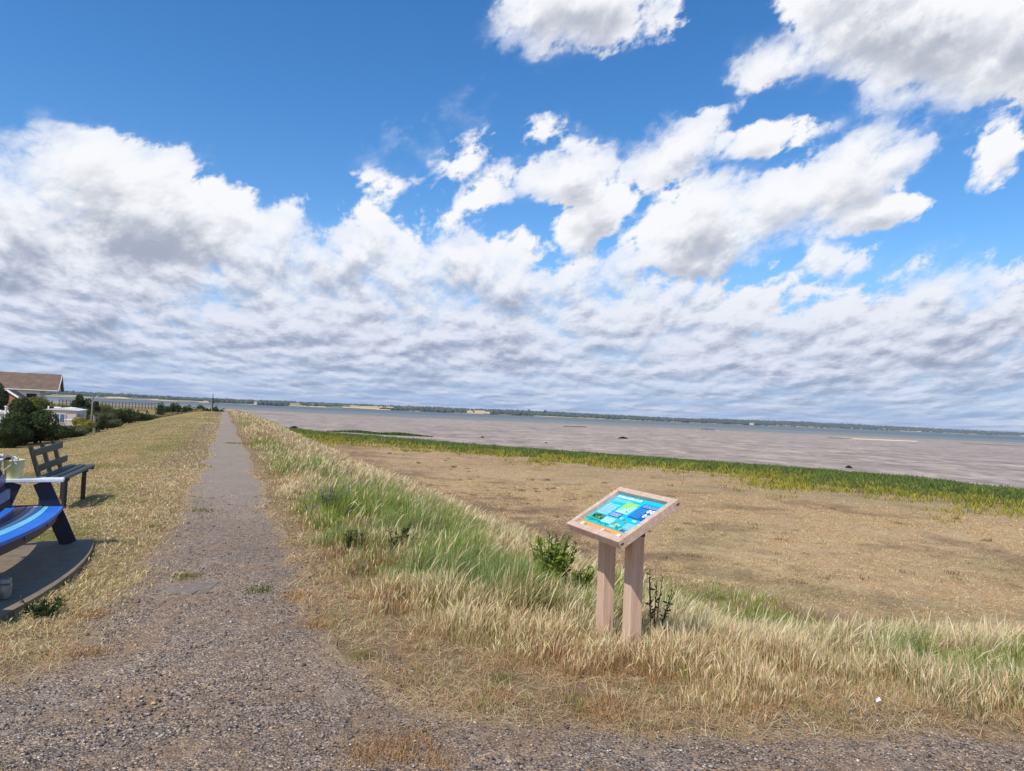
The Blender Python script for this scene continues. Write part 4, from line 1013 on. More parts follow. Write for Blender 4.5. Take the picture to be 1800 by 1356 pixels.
def mobile_home(px0, px1, top, Y, yaw, Ls, label, flue):
    p0 = aty(px0, top, Y); p1 = aty(px1, top, Y); zt = p0[2]; zg = gz(p0[0], Y); w = 3.0
    fr = np.array([math.cos(yaw), math.sin(yaw), 0]); bk = np.array([-math.sin(yaw), math.cos(yaw), 0]); zb = zt - 2.05
    P = lambda u, d, z: np.array([p0[0], Y, 0]) + fr * u + bk * d + np.array([0, 0, z])
    e = thing('mobile_home', P(w / 2, Ls / 2, zg), label, 'mobile home', 'mobile homes behind the hedge')
    mc = simple_mat('cream_cladding', S(206, 194, 182), .6, .06, 1.2, dirt=S(176, 164, 150), dirt_amt=.4); mr = simple_mat('pale_felt_roof', S(214, 212, 210), .8, .06); mg = simple_mat('curtained_glass', S(96, 110, 138), .2, .25, 4); mw = simple_mat('white_upvc', S(226, 224, 222), .5, .03)
    m_ = MB(); m_.obox(P(w / 2, Ls / 2, (zt + zb) / 2 - .04), fr * w / 2, bk * Ls / 2, (0, 0, (zt - zb) / 2 - .04), bev=.05); m_.build('body', mc, e)
    m_ = MB(); m_.obox(P(w / 2, Ls / 2, (zb + zg) / 2 - .01), fr * (w / 2 - .1), bk * (Ls / 2 - .1), (0, 0, (zb - zg) / 2)); m_.build('skirt', simple_mat('grey_skirt', S(140, 132, 124), .8), e)
    m_ = MB(); q = [P(-.12, -.14, zt - .07), P(w + .12, -.14, zt - .07), P(w + .12, Ls + .14, zt - .07), P(-.12, Ls + .14, zt - .07)]; rr = [P(w / 2, -.14, zt + .16), P(w / 2, Ls + .14, zt + .16)]
    m_.add(q + rr, [(0, 1, 4), (1, 2, 5, 4), (2, 3, 5), (3, 0, 4, 5), (3, 2, 1, 0)]); rf = m_.build('roof', mr, e)
    for u_, d_, z_ in ((.42, .8, .17), (.8, 3.0, .13)): m_ = MB(); m_.obox(P(w * u_, d_, zt + z_), fr * .3, bk * .25, (0, 0, .07), bev=.03); m_.build('roof_vent', mw, rf)
    if flue: m_ = MB(); m_.tube([P(w * .16, .7, zt), P(w * .16, .7, zt + flue)], .06, 8); m_.build('flue', mw, rf)
    for u, ww in ((w * .52, .85),):
        f = MB(); f.obox(P(u, -.03, zt - .86), fr * (ww / 2 + .07), bk * .04, (0, 0, .47)); fo = f.build('window_frame', mw, e)
        for s in (-1, 1): g = MB(); g.obox(P(u + s * (ww / 4 + .015), -.065, zt - .86), fr * (ww / 4 - .03), bk * .02, (0, 0, .40)); g.build('pane', mg, fo)
    for d in (.8, 2.2, 4.5):
        f = MB(); f.obox(P(w + .02, d, zt - .86), fr * .04, bk * .34, (0, 0, .47)); fo = f.build('window_frame', mw, e); g = MB(); g.obox(P(w + .055, d, zt - .86), fr * .02, bk * .27, (0, 0, .40)); g.build('pane', mg, fo)
    return e
mobile_home(73, 118, 719, 70, .445, 9.0, 'cream mobile home with flat pale roof and front window, half hidden behind the hedge', .30)
mobile_home(-34, 13, 725, 66, .50, 8.0, 'pale mobile home with tall white flue at the left edge behind the largest bush', .5)
for px, py, Y in ((11, 716, 64.5),):
    p = aty(px, py, Y); m_ = MB(); m_.tube([(p[0], Y, gz(p[0], Y) - .2), (p[0], Y, p[2])], .10, 10); m_.tube([(p[0], Y, p[2]), (p[0], Y, p[2] + .12)], [.15, .13], 10)
    tag(m_.build('white_post', simple_mat('white_pole', S(214, 212, 206), .5)), 'short white post with a cap at the left edge beside the mobile home', 'post')
# picnic table top seen over the hedge by the mobile home
p = aty(131, 738, 67); zg = gz(p[0], 67); e = thing('garden_table', (p[0], 67, zg), 'small white topped garden table beside the right end of the mobile home', 'table')
m_ = MB(); m_.obox((p[0], 67, p[2]), (.75, .05, 0), (-.03, .4, 0), (0, 0, .025), bev=.01); m_.build('tabletop', simple_mat('white_table', S(228, 228, 228), .5), e)
for sx in (-.6, .6):
    for sy in (-.3, .3): m_ = MB(); m_.tube([(p[0] + sx, 67 + sy, zg - .1), (p[0] + sx, 67 + sy, p[2] - .03)], .03, 8); m_.build('leg', simple_mat('white_leg', S(216, 216, 216), .5), e)

def car():
    Y = 54.0; c = aty(-14, 752, Y); zg = gz(c[0], Y); o = np.array([c[0], Y, zg]); fx = np.array([.94, .34, 0]); sy = np.array([-.34, .94, 0]); P = lambda u, v, z: o + fx * u + sy * v + np.array([0, 0, z])
    e = thing('parked_car', o, 'white car with bluish windows parked at the left edge behind the hedge', 'car')
    mw = simple_mat('white_car_paint', S(222, 224, 228), .25, .03); mg = simple_mat('blue_car_glass', S(52, 84, 128), .08, .1); mt = simple_mat('tyre_rubber', S(34, 34, 36), .9); mr = simple_mat('alloy_rim', S(150, 152, 156), .35, metal=.7)
    prof = [(-2.1, .35), (-2.12, .75), (-1.95, .95), (-1.5, 1.0), (-1.0, 1.42), (-.4, 1.50), (.5, 1.46), (1.15, 1.0), (1.9, .88), (2.1, .70), (2.1, .35)]
    m_ = MB(); n = len(prof); vs = []
    for v, k in ((-.85, 0), (-.80, 1), (.80, 1), (.85, 0)):
        for u, z in prof: vs.append(P(u, v * (.86 if z > 1.1 else 1), z))
    fs = [(j * n + i, j * n + (i + 1) % n, (j + 1) * n + (i + 1) % n, (j + 1) * n + i) for j in range(3) for i in range(n)] + [tuple(range(n))[::-1], tuple(3 * n + i for i in range(n))]
    m_.add(vs, fs); m_.build('body', mw, e)
    for s in (-1, 1):
        m_ = MB(); v = s * .862; m_.add([P(-1.3, v, 1.02), P(-.95, v * .865, 1.36), (P(.45, v * .865, 1.38)), P(.95, v, 1.02)] + [P(-1.3, v * 1.02, 1.02), P(-.95, v * .885, 1.36), P(.45, v * .885, 1.38), P(.95, v * 1.02, 1.02)], [(0, 1, 2, 3), (7, 6, 5, 4), (0, 4, 5, 1), (1, 5, 6, 2), (2, 6, 7, 3), (3, 7, 4, 0)]); m_.build('side_window', mg, e)
        for u in (-1.3, 1.3):
            w = MB(); w.tube([P(u, s * .70, .31), P(u, s * .88, .31)], .31, 20); wo = w.build('wheel', mt, e); r = MB(); r.tube([P(u, s * .87, .31), P(u, s * .895, .31)], .19, 14); r.build('rim', mr, wo)
    m_ = MB(); m_.add([P(.56, -.66, 1.43), P(.56, .66, 1.43), P(1.12, .76, 1.04), P(1.12, -.76, 1.04), P(.60, -.66, 1.46), P(.60, .66, 1.46), P(1.16, .76, 1.05), P(1.16, -.76, 1.05)], [(0, 1, 2, 3), (7, 6, 5, 4), (0, 4, 5, 1), (2, 6, 7, 3), (1, 5, 6, 2), (3, 7, 4, 0)]); m_.build('windscreen', mg, e)
    for s in (-.6, .6): m_ = MB(); m_.obox(P(2.08, s, .72), fx * .05, sy * .16, (0, 0, .07), bev=.02); m_.build('headlight', simple_mat('lamp_glass', S(200, 210, 220), .1), e)
car()

# poles, gate frame, fence
M_GREYWOOD = wood('silvered_wood', S(168, 158, 146), S(120, 110, 100), 8); M_DKWOOD = wood('dark_wood', S(96, 82, 70), S(62, 54, 48), 8)
def pole(pxb, pxt, top, Y, r, mat, name, label, cat):
    b0 = aty(pxb, 745, Y); zg = gz(b0[0], Y); t_ = aty(pxt, top, Y); m_ = MB(); m_.tube([(b0[0], Y, zg - .2), ((b0[0] + t_[0]) / 2 + .03, Y, (zg + t_[2]) / 2), (t_[0], Y, t_[2])], [r, r * .9, r * .75], 9); return tag(m_.build(name, mat), label, cat)
pole(159.5, 163.5, 694.5, 66, .085, M_GREYWOOD, 'wooden_pole', 'thin leaning grey wooden pole standing among bushes right of the mobile home', 'pole')
pole(166, 166, 731, 65, .13, M_GREYWOOD, 'fence_post', 'thick grey fence post at the hedge foot, right of the leaning pole', 'post')
pole(174, 174, 734, 65.5, .12, M_DKWOOD, 'fence_post', 'short dark fence post at the hedge foot beside the thick grey post', 'post')
pole(371, 372.6, 703, 129, .11, M_GREYWOOD, 'marker_post', 'pale wooden post left of the tall mast at the path end', 'post')
Y = 131.0; b0 = aty(373, 722, Y); zt = aty(373, 692, Y)[2]; zg = gz(b0[0], Y); e = thing('beacon_mast', (b0[0], Y, zg), 'thin tall dark mast on a pole where the gravel path ends', 'mast')
m_ = MB(); m_.tube([(b0[0], Y, zg - .2), (b0[0], Y, zt - 1.0)], [.15, .12], 8); m_.build('pole', M_DKWOOD, e)
m_ = MB(); m_.tube([(b0[0], Y, zt - 1.0), (b0[0], Y, zt)], [.07, .05], 6); m_.build('rod', M_DKMETAL, e)
m_ = MB(); m_.obox((b0[0], Y, zt - 1.15), (.22, 0, 0), (0, .1, 0), (0, 0, .25), bev=.02); m_.build('topmark', M_DKMETAL, e)
pole(318, 318, 719.5, 118, .16, M_DKWOOD, 'stake', 'short dark stake on the field edge right of the wooden gate frame', 'stake')
Y = 114.0; pts = [aty(px, 722, Y) for px in (243, 258)]; e = thing('gate_frame', (*((pts[0] + pts[1]) / 2)[:2], gz(*((pts[0] + pts[1]) / 2)[:2])), 'weathered wooden frame of two braced posts and a top rail at the field edge', 'gate frame')
zt = aty(250, 720.5, Y)[2]
for i, p in enumerate(pts):
    zg = gz(p[0], Y); m_ = MB(); m_.bar((p[0], Y, zg - .2), (p[0], Y, zt), .16, .16, up=(0, 1, 0)); m_.build('post', M_DKWOOD, e)
    s = -1 if i == 0 else 1; m_ = MB(); m_.bar((p[0] + s * (1.2 if i == 0 else .75), Y + .02, zg + .05), (p[0] + s * .09, Y + .02, zt - .15), .1, .1, up=(0, 1, 0)); m_.build('brace', M_DKWOOD, e)
m_ = MB(); m_.bar((pts[0][0] - .1, Y - .13, zt - .08), (pts[1][0] + .1, Y - .13, zt - .08), .09, .12); m_.build('rail', M_DKWOOD, e)
m_ = MB(); m_.bar((pts[0][0] + .05, Y - .02, zt - .85), (pts[1][0] - .1, Y - .02, zt - 1.0), .07, .09); m_.build('rail', M_DKWOOD, e)
# long mesh fence across the field
def mesh_fence():
    A = aty(104, 705, 232.0); B = aty(283, 716, 255.0); A[2] = gz(A[0], A[1]); B[2] = gz(B[0], B[1]); n = 31; Hf = 2.3
    e = thing('mesh_fence', (A + B) / 2, 'long grey mesh fence with many thin posts in front of the far water', 'fence'); pm = simple_mat('fence_grey', S(84, 88, 92), .6)
    pr = None
    for i in range(n):
        p = A + (B - A) * i / (n - 1); zg = gz(p[0], p[1]); m_ = MB(); m_.bar((p[0], p[1], zg - .2), (p[0], p[1], zg + Hf), .16, .16, up=(0, 1, 0)); m_.build('post', pm, e)
    m_ = MB()
    for k in range(9):
        for i in range(n - 1):
            p = A + (B - A) * i / (n - 1); q = A + (B - A) * (i + 1) / (n - 1); z = .1 + k * (Hf - .15) / 8; m_.bar((p[0], p[1] - .1, gz(p[0], p[1]) + z), (q[0], q[1] - .1, gz(q[0], q[1]) + z), .03, .06 if k < 8 else .12, up=(0, 0, 1))
    m_.build('mesh', pm, e)
mesh_fence()

# ------------------------------------------------------------------ grass, built blade by blade
def straw_mat(name, sub=.35):
    mt, t, b = new_mat(name); c = attr(t, 'tint', 'Color')
    out = t.nodes['Material Output']; df = t.nodes.new('ShaderNodeBsdfDiffuse'); tr = t.nodes.new('ShaderNodeBsdfTranslucent'); ms = t.nodes.new('ShaderNodeMixShader'); ms.inputs[0].default_value = sub
    t.links.new(c.s, df.inputs[0]); t.links.new(c.s, tr.inputs[0]); t.links.new(df.outputs[0], ms.inputs[1]); t.links.new(tr.outputs[0], ms.inputs[2]); t.links.new(ms.outputs[0], out.inputs[0]); t.nodes.remove(b); return mt
M_BLADE = straw_mat('grass_blade')
def blades(P, hgt, wid, lean, ldir, col, head=None, headcol=None, r_=rng, curl=1.0, flat=None):
    """P (n,3) roots; one bent tapering blade each. head: mask of blades that carry a seed head"""
    n = len(P); f = np.array([0, .45, .78, 1.0]); wf = np.array([1.0, .8, .55, .0])
    face = r_.uniform(0, 2 * math.pi, n); side = np.stack([np.cos(face), np.sin(face), np.zeros(n)], 1)
    L = np.stack([np.cos(ldir), np.sin(ldir), np.zeros(n)], 1) * lean[:, None]
    W_ = np.repeat(wf[None], n, 0)
    if head is not None: W_[head] = np.array([.7, .6, 2.1, 0.0])
    V = np.zeros((n, 7, 3)); Cc = np.zeros((n, 7, 3))
    for k in range(4):
        bend = f[k] ** (1 + .8 * curl)
        ctr = P + L * bend[..., None] * hgt[:, None] if np.ndim(bend) else P + L * bend * hgt[:, None]
        ctr = ctr + np.array([0, 0, 1]) * (hgt * f[k] * np.sqrt(np.maximum(1 - (lean * f[k] * .75) ** 2, .2)) * (1.0 if flat is None else flat))[:, None]
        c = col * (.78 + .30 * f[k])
        if head is not None and k >= 2: c = np.where(head[:, None], headcol, c)
        if k < 3:
            o = side * (wid * W_[:, k] * .5)[:, None]; V[:, 2 * k] = ctr - o; V[:, 2 * k + 1] = ctr + o; Cc[:, 2 * k] = c; Cc[:, 2 * k + 1] = c
        else: V[:, 6] = ctr; Cc[:, 6] = c
    return V.reshape(-1, 3), Cc.reshape(-1, 3)
def blade_obj(name, parts, label, cat):
    V = np.concatenate([p[0] for p in parts]); Cc = np.concatenate([p[1] for p in parts]); n = len(V) // 7
    b = (np.arange(n) * 7)[:, None]; lp = np.concatenate([b + np.array([[0, 1, 3, 2]]), b + np.array([[2, 3, 5, 4]]), b + np.array([[4, 5, 6]])], 1)
    stt = np.concatenate([np.arange(n)[:, None] * 11 + np.array([[0, 4, 8]])], 1).ravel()
    me = np_mesh(name, V, lp.ravel(), stt, [M_BLADE], colours=np.clip(Cc, 0, .9)); o = bpy.data.objects.new(name, me); COL.objects.link(o)
    print(name, n, 'blades'); return tag(o, label, cat, kind='stuff')

def scatter(n, fan=(-40, 40), r0=2.5, r1=30, pw=0.0):
    """points in a fan in front of the camera; pw 0 = even on the ground, towards 2 = even in the picture"""
    a = np.radians(rng.uniform(fan[0], fan[1], n)); u = rng.uniform(0, 1, n)
    e = 2 - pw; r = (r0 ** e + u * (r1 ** e - r0 ** e)) ** (1 / e) if abs(e) > 1e-3 else r0 * (r1 / r0) ** u
    return np.sin(a) * r, np.cos(a) * r, r
def jit(c, n, s=.16):
    return c * (1 + rng.normal(0, s, (n, 1))) * (1 + rng.normal(0, .06, (n, 3)))
STRAW = 1.06 * np.array([S(214, 190, 140), S(202, 168, 118), S(186, 150, 100), S(222, 206, 164), S(196, 158, 112)]); STRAW = STRAW + STRAW.mean(1, keepdims=True) * .08
REDDISH = np.array(S(182, 136, 100)); GREENC = np.array([S(128, 148, 58), S(148, 166, 76), S(168, 174, 98), S(114, 136, 56)]); BLUEG = np.array(S(138, 154, 118)); YELLG = np.array(S(178, 172, 88))

def path_sd(x, y):
    d, _ = seg_sd(x, y, PATHPOLY, True); return np.where(in_poly(x, y, PATHPOLY), d, -d)

def tall_grass():
    parts = []
    for (n, r0, r1, pw, fan) in ((620000, 3.3, 15, 1.3, (-34, 40)), (340000, 12, 45, 1.5, (-34, 40)), (120000, 40, 140, 1.6, (-28, 0))):
        x, y, r = scatter(n, fan, r0, r1, pw); s, t = st(x, y); pd = path_sd(x, y)
        dR = np.minimum(s - 1.25, y - 3.75)
        n1 = fbm(x * .9, y * .9, 101, 4); n2 = fbm(x * .35, y * .35, 102, 3); n3 = fbm(x * 3.5, y * 3.5, 103, 3)
        g = green_amount(x, y)
        edge = 6.4 + (n2 - .5) * 2.6 + .8 * g + 3.0 * sstep(.8, 3.0, x) * (y < 19)          # where the tall grass gives way to the mown marsh
        # the worn corner by the apron keeps only short straw
        ts = tall_sd(x, y) + (n1 - .5) * 1.1 + (n3 - .5) * .6 + .55 * sstep(.9, 2.0, x); worn = np.minimum(sstep(-.40, .60, ts), sstep(-.05, .45 + .5 * n1, -pd + .1))
        keep = (s > .1) & (pd < .02 + .42 * np.maximum(0, n3 - .46) * sstep(6, 14, y)) & (dR < edge) & (rng.uniform(0, 1, n) < (.25 + .75 * worn) * (.16 + .84 * sstep(.40, .66, n3 + .22 * worn)) * (1 - .80 * sstep(edge - 1.9, edge, dR)))
        # past the corner on the right the strip of tall grass follows the apron edge
        x, y, r, s, t, pd, dR, n1, n2, n3, g, worn, edge = [q[keep] for q in (x, y, r, s, t, pd, dR, n1, n2, n3, g, worn, edge)]; n = len(x)
        z = zf(x, y); gr = rng.uniform(0, 1, n) < g * .80 * (.25 + .9 * sstep(.36, .58, fbm(x * 1.6, y * 1.6, 109, 3)))
        h = (.045 + .165 * worn ** 1.4 * (.45 + 1.1 * n1)) * rng.uniform(.22, 1.2, n); h *= 1 - .45 * sstep(edge - 3.6, edge, dR) * (1 - .7 * g)
        h = np.where(gr, h * 1.08 + .03, h); h *= .42 + 1.0 * sstep(.34, .68, fbm(x * 2.6, y * 2.6, 110, 3)); h *= 1 - .25 * np.exp(-(((x - .72) / .55) ** 2 + ((y - 4.72) / .40) ** 2)); h *= 1 + .15 * sstep(25, 60, r)
        w = np.where(gr, .0040, .0024) * rng.uniform(.7, 1.3, n); w = np.maximum(w, .00056 * r * rng.uniform(.7, 1.3, n))
        pick = STRAW[np.clip((n2 * 5 + rng.normal(0, 1.1, n) + n1).astype(int), 0, 4)]
        pl = sstep(.48, .64, fbm(x * 1.1, y * 1.1, 107, 3))[:, None] * .6; pick = pick * (1 - pl) + np.array(S(226, 210, 174)) * pl; ol = (rng.uniform(0, 1, n) < .10 + .25 * sstep(.45, .65, fbm(x * .6, y * .6, 108, 3)) + .15)[:, None]; pick = np.where(ol, np.array(S(164, 154, 100)), pick)
        red = sstep(.50, .66, fbm(x * .7, y * .7, 104, 3))[:, None] * .65; pick = pick * (1 - red) + REDDISH * red
        col = jit(pick, n, .17)
        gc = GREENC[rng.integers(0, 4, n)]; bl = sstep(.45, .62, fbm(x * .8 + 9, y * .8, 105, 3))[:, None] * .35; gc = gc * (1 - bl) + BLUEG * bl
        col = np.where(gr[:, None], jit(gc, n, .18), col)
        head = (rng.uniform(0, 1, n) < .40) & ~gr & (h > .10); hc = jit(np.tile(np.array(S(228, 208, 164)), (n, 1)), n, .12)
        lean = np.clip(rng.normal(.34, .26, n), .02, 1.0); ldir = rng.normal(.35, .9, n) + (fbm(x * 1.3, y * 1.3, 112, 3) - .5) * 5 + (rng.uniform(0, 1, n) < .42) * rng.uniform(-3, 3, n)
        fl = (worn < .45) & (rng.uniform(0, 1, n) < .7); lean = np.where(fl, rng.uniform(.8, 1.05, n), lean); ldir = np.where(fl, rng.uniform(-3.1, 3.1, n), ldir)
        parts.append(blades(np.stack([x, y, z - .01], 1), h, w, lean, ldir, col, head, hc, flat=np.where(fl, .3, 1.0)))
    # sprawling stems that stand out of the sward
    n = 6500; x, y, r = scatter(n, (-30, 38), 4.2, 24, 1.2); s, t = st(x, y); pd = path_sd(x, y); dR = np.minimum(s - 1.25, y - 3.75); k = (s > .5) & (tall_sd(x, y) > .3) & (pd < -.7) & (dR < 6); x, y, r = x[k], y[k], r[k]; n = len(x)
    parts.append(blades(np.stack([x, y, zf(x, y)], 1), rng.uniform(.22, .42, n), np.maximum(.0026, .0006 * r), np.clip(rng.normal(.45, .2, n), 0, 1), rng.normal(.3, .6, n), jit(np.tile(np.array(S(214, 196, 150)), (n, 1)), n), rng.uniform(0, 1, n) < .8, jit(np.tile(np.array(S(224, 206, 166)), (n, 1)), n)))
    blade_obj('tall_grass', parts, 'tall windblown straw and green grass down the seaward bank', 'grass')
tall_grass()

def straw_litter():
    """flattened dry stems along the edges of the gravel and on the worn corner"""
    n = 260000; x, y, r = scatter(n, (-42, 42), 3.2, 18, 1.4); pd = path_sd(x, y); s, t = st(x, y); nn = fbm(x * 2.2, y * 2.2, 111, 4)
    k = (pd < .22 * nn) & (pd > -1.9) & (s > -3.2) & (rng.uniform(0, 1, n) < sstep(.30, .60, nn + .12)) & ~((s < -1.2) & (y > 4.8) & (y < 8.3))
    x, y, r, s, pd = x[k], y[k], r[k], s[k], pd[k]; n = len(x)
    a = blades(np.stack([x, y, zf(x, y) + .008], 1), rng.uniform(.04, .16, n), np.maximum(.0026, .00065 * r) * rng.uniform(.7, 1.2, n), rng.uniform(.72, 1.15, n), rng.uniform(-3.14, 3.14, n), jit(STRAW[rng.integers(0, 5, n)] * 1.12, n, .2), flat=rng.uniform(0, 1, n) ** 2 * .5 + .04)
    # a few tufts and stray stems out on the gravel
    tufts = [(330, 1015, 0), (455, 1040, 1), (410, 780, 0), (700, 1325, 2), (660, 1310, 2), (740, 1300, 2), (640, 1340, 2), (760, 1340, 2), (1040, 1250, 2), (1070, 1265, 2), (1010, 1240, 0), (880, 1195, 0), (640, 1157, 0), (560, 1100, 2), (150, 1150, 2), (520, 1050, 2), (270, 930, 0), (160, 1085, 2), (355, 900, 0), (870, 1230, 2)]
    px = []; cs = []; hs = []
    m0 = 420; tx, ty, tr = scatter(m0, (-16, 38), 3.5, 7.5, 1.0); tp = path_sd(tx, ty); kk = (tp < .05) & (tall_sd(tx, ty) < .25) & (tx > -2.4); tx, ty = tx[kk], ty[kk]
    for X0, Y0 in zip(tx, ty):
        q = np.array([X0, Y0]) + rng.normal(0, .045, (26, 2)); px.append(q); cs.append(np.tile((np.array(S(206, 180, 136)), np.array(S(188, 154, 112)), np.array(S(160, 152, 100)))[int(rng.integers(0, 3))], (26, 1))); hs.append(rng.uniform(.02, .10, 26))
    for (u, v, c) in tufts:
        p = onz(u, v); m_ = 130 if c < 2 else 240; R_ = .05 + .010 * np.linalg.norm(p[:2]) if c < 2 else .13
        q = rng.normal(0, R_ * .55, (m_, 2)); px.append(p[:2] + q * np.array([1, 1.0])); cs.append(np.tile((np.array(S(132, 132, 70)), np.array(S(106, 118, 56)), np.array(S(188, 150, 104)))[c], (m_, 1))); hs.append(rng.uniform(.02, .055, m_))
    px = np.concatenate(px); cs = np.concatenate(cs); hs = np.concatenate(hs); n = len(px); r = np.hypot(px[:, 0], px[:, 1])
    b = blades(np.stack([px[:, 0], px[:, 1], zf(px[:, 0], px[:, 1]) + .006], 1), hs, np.maximum(.003, .0008 * r), rng.uniform(.3, 1.1, n), rng.uniform(-3.14, 3.14, n), jit(cs, n, .2))
    blade_obj('straw_litter', [a, b], 'flattened dry straw and small tufts on the gravel edges', 'straw')
straw_litter()

def mown_grass():
    parts = []
    for (n, r0, r1, pw, fan) in ((240000, 4.5, 20, 1.2, (-46, -12)), (190000, 18, 90, 1.6, (-42, -20))):
        x, y, r = scatter(n, fan, r0, r1, pw); s, t = st(x, y); pd = path_sd(x, y); n1 = fbm(x * .8, y * .8, 121, 4); n2 = fbm(x * .22, y * .22, 122, 3)
        bx = np.hypot(x - BC[0], y - BC[1]); th = np.arctan2(y - BC[1], x - BC[0]); onslab = (bx < BR + .30) & (bx > BR - .97) & ((BA1 - th) * BR > -.19)
        k = (s < -.1) & (s > -12.5) & (pd < .03 + .45 * np.maximum(0, fbm(x * 3.1, y * 3.1, 123, 3) - .46) * sstep(6, 14, y)) & ~onslab; x, y, r, s, t, pd, n1, n2 = [q[k] for q in (x, y, r, s, t, pd, n1, n2)]; n = len(x)
        strp = .5 + .5 * np.sin(s * 2 * math.pi / 1.55 + 1.2 * (fbm(x * .11, y * .11, 12, 4) - .5)); verge = 1 - sstep(.25, 1.1 + .5 * (n1 - .5), -pd)
        gk = np.clip(.26 * strp + 1.1 * sstep(.45, .68, n1 * .55 + n2 * .45), 0, .8) * (1 - .6 * verge)
        gr = rng.uniform(0, 1, n) < gk
        h = rng.uniform(.015, .042, n) * (1 + 1.0 * verge * n1)
        w = np.maximum(.0042, .00085 * r) * rng.uniform(.7, 1.3, n)
        SM = STRAW * .82 + STRAW.mean(1, keepdims=True) * .14; col = jit(SM[rng.integers(0, 5, n)], n, .18); col = np.where(gr[:, None], jit(np.tile(np.array(S(142, 144, 84)), (n, 1)), n, .2), col)
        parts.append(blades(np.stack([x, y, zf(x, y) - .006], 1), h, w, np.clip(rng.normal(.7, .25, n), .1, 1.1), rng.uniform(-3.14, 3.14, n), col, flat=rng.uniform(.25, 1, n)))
    # pale seeding tufts along the left edge of the path and round the slab
    tf = [(168, 1030, .30), (150, 1045, .28), (120, 1060, .22), (100, 1072, .25), (60, 1082, .2), (185, 1000, .22), (200, 975, .2), (230, 950, .2), (215, 930, .2), (250, 910, .2), (262, 890, .2), (235, 900, .2), (270, 870, .2), (290, 850, .18), (300, 830, .2), (320, 800, .2), (340, 775, .2), (360, 745, .3), (372, 735, .3), (190, 1020, .24), (40, 1110, .18), (90, 1140, .16), (130, 1105, .18)]
    for (u, v, hh) in tf:
        p = onz(u, v); m_ = 260; q = p[:2] + rng.normal(0, .17 + .012 * p[1], (m_, 2)) * np.array([1, 1.3]); r = np.hypot(q[:, 0], q[:, 1]); yl = rng.uniform(0, 1, m_) < .45
        bx = np.hypot(q[:, 0] - BC[0], q[:, 1] - BC[1]); kk = ~((bx < BR + .31) & (bx > BR - .97)) | (q[:, 1] > 8.0); q, r, yl = q[kk], r[kk], yl[kk]; m_ = len(q)
        if m_ == 0: continue
        c = np.where(yl[:, None], YELLG, STRAW[rng.integers(0, 5, m_)])
        parts.append(blades(np.stack([q[:, 0], q[:, 1], zf(q[:, 0], q[:, 1]) - .006], 1), hh * .36 * rng.uniform(.25, 1.0, m_), np.maximum(.0035, .0007 * r), np.clip(rng.normal(.55, .22, m_), .05, 1), rng.normal(.3, 1.0, m_), jit(c, m_, .16), rng.uniform(0, 1, m_) < .4, jit(np.tile(np.array(S(226, 214, 160)), (m_, 1)), m_)))
    blade_obj('mown_grass', parts, 'short mown tan and green grass of the landward bank', 'grass')
mown_grass()

def marsh_stubble():
    parts = []
    for (n, r0, r1, pw) in ((640000, 8, 40, 1.5), (240000, 32, 110, 1.7)):
        x, y, r = scatter(n, (-26, 40), r0, r1, pw); s, t = st(x, y); dR = np.minimum(s - 1.25, y - 3.75); n1 = fbm(x * .5, y * .5, 11, 4); n2 = fbm(x * .11, y * .11, 12, 4); n3 = fbm(x * 1.8, y * 1.8, 131, 3)
        wd, sg = seg_sd(x, y, WATERLINE); wd = wd * sg
        k = (s > 0) & (dR > 3.2 + 2 * n1) & (wd > 3) & (rng.uniform(0, 1, n) < sstep(.26, .52, n3)); x, y, r, n1, n2, n3, dR, wd = [q[k] for q in (x, y, r, n1, n2, n3, dR, wd)]; n = len(x)
        dk = sstep(.54, .74, n1)[:, None]; STW = STRAW.copy(); STW = STW * np.array([1.12, 1.05, .97]); col = STW[rng.integers(0, 5, n)] * (1 - dk * .6) + np.array(S(134, 108, 90)) * dk * .6
        gr = (rng.uniform(0, 1, n) < .25 * sstep(.5, .7, fbm(x * .3, y * .3, 133, 3))); col = np.where(gr[:, None], np.array(S(134, 130, 78)), col)
        h = rng.uniform(.03, .11, n) * (1 + .8 * (1 - sstep(4, 9, dR)))
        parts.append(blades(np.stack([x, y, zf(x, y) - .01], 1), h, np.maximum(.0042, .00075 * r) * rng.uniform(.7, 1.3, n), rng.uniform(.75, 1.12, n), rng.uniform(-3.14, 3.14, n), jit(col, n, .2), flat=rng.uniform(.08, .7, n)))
    nt = 1500; x, y, r = scatter(nt, (-24, 40), 11, 70, 1.3); s, t = st(x, y); dR = np.minimum(s - 1.25, y - 3.75); wd, sg = seg_sd(x, y, WATERLINE); k = (dR > 6) & (wd * sg > 6) & (rng.uniform(0, 1, nt) < (.10 + .9 * sstep(.48, .66, fbm(x * .25, y * .25, 134, 4))) * (1 - .6 * sstep(10, 22, dR))); x, y, r = x[k], y[k], r[k]
    m_ = 26; X_ = np.repeat(x, m_) + rng.normal(0, .10, len(x) * m_); Y_ = np.repeat(y, m_) + rng.normal(0, .10, len(x) * m_); R__ = np.repeat(r, m_); tc = np.array([S(176, 150, 108), S(136, 112, 86), S(150, 146, 96), S(206, 186, 146)])[rng.integers(0, 4, len(x))]; th = rng.uniform(.05, .15, len(x)); n = len(X_)
    parts.append(blades(np.stack([X_, Y_, zf(X_, Y_) - .01], 1), np.repeat(th, m_) * rng.uniform(.5, 1.1, n), np.maximum(.004, .0008 * R__), rng.uniform(.1, .9, n), rng.uniform(-3.14, 3.14, n), jit(np.repeat(tc, m_, 0), n, .18)))
    blade_obj('marsh_stubble', parts, 'short dry brown stubble covering the marsh flat', 'stubble')
marsh_stubble()

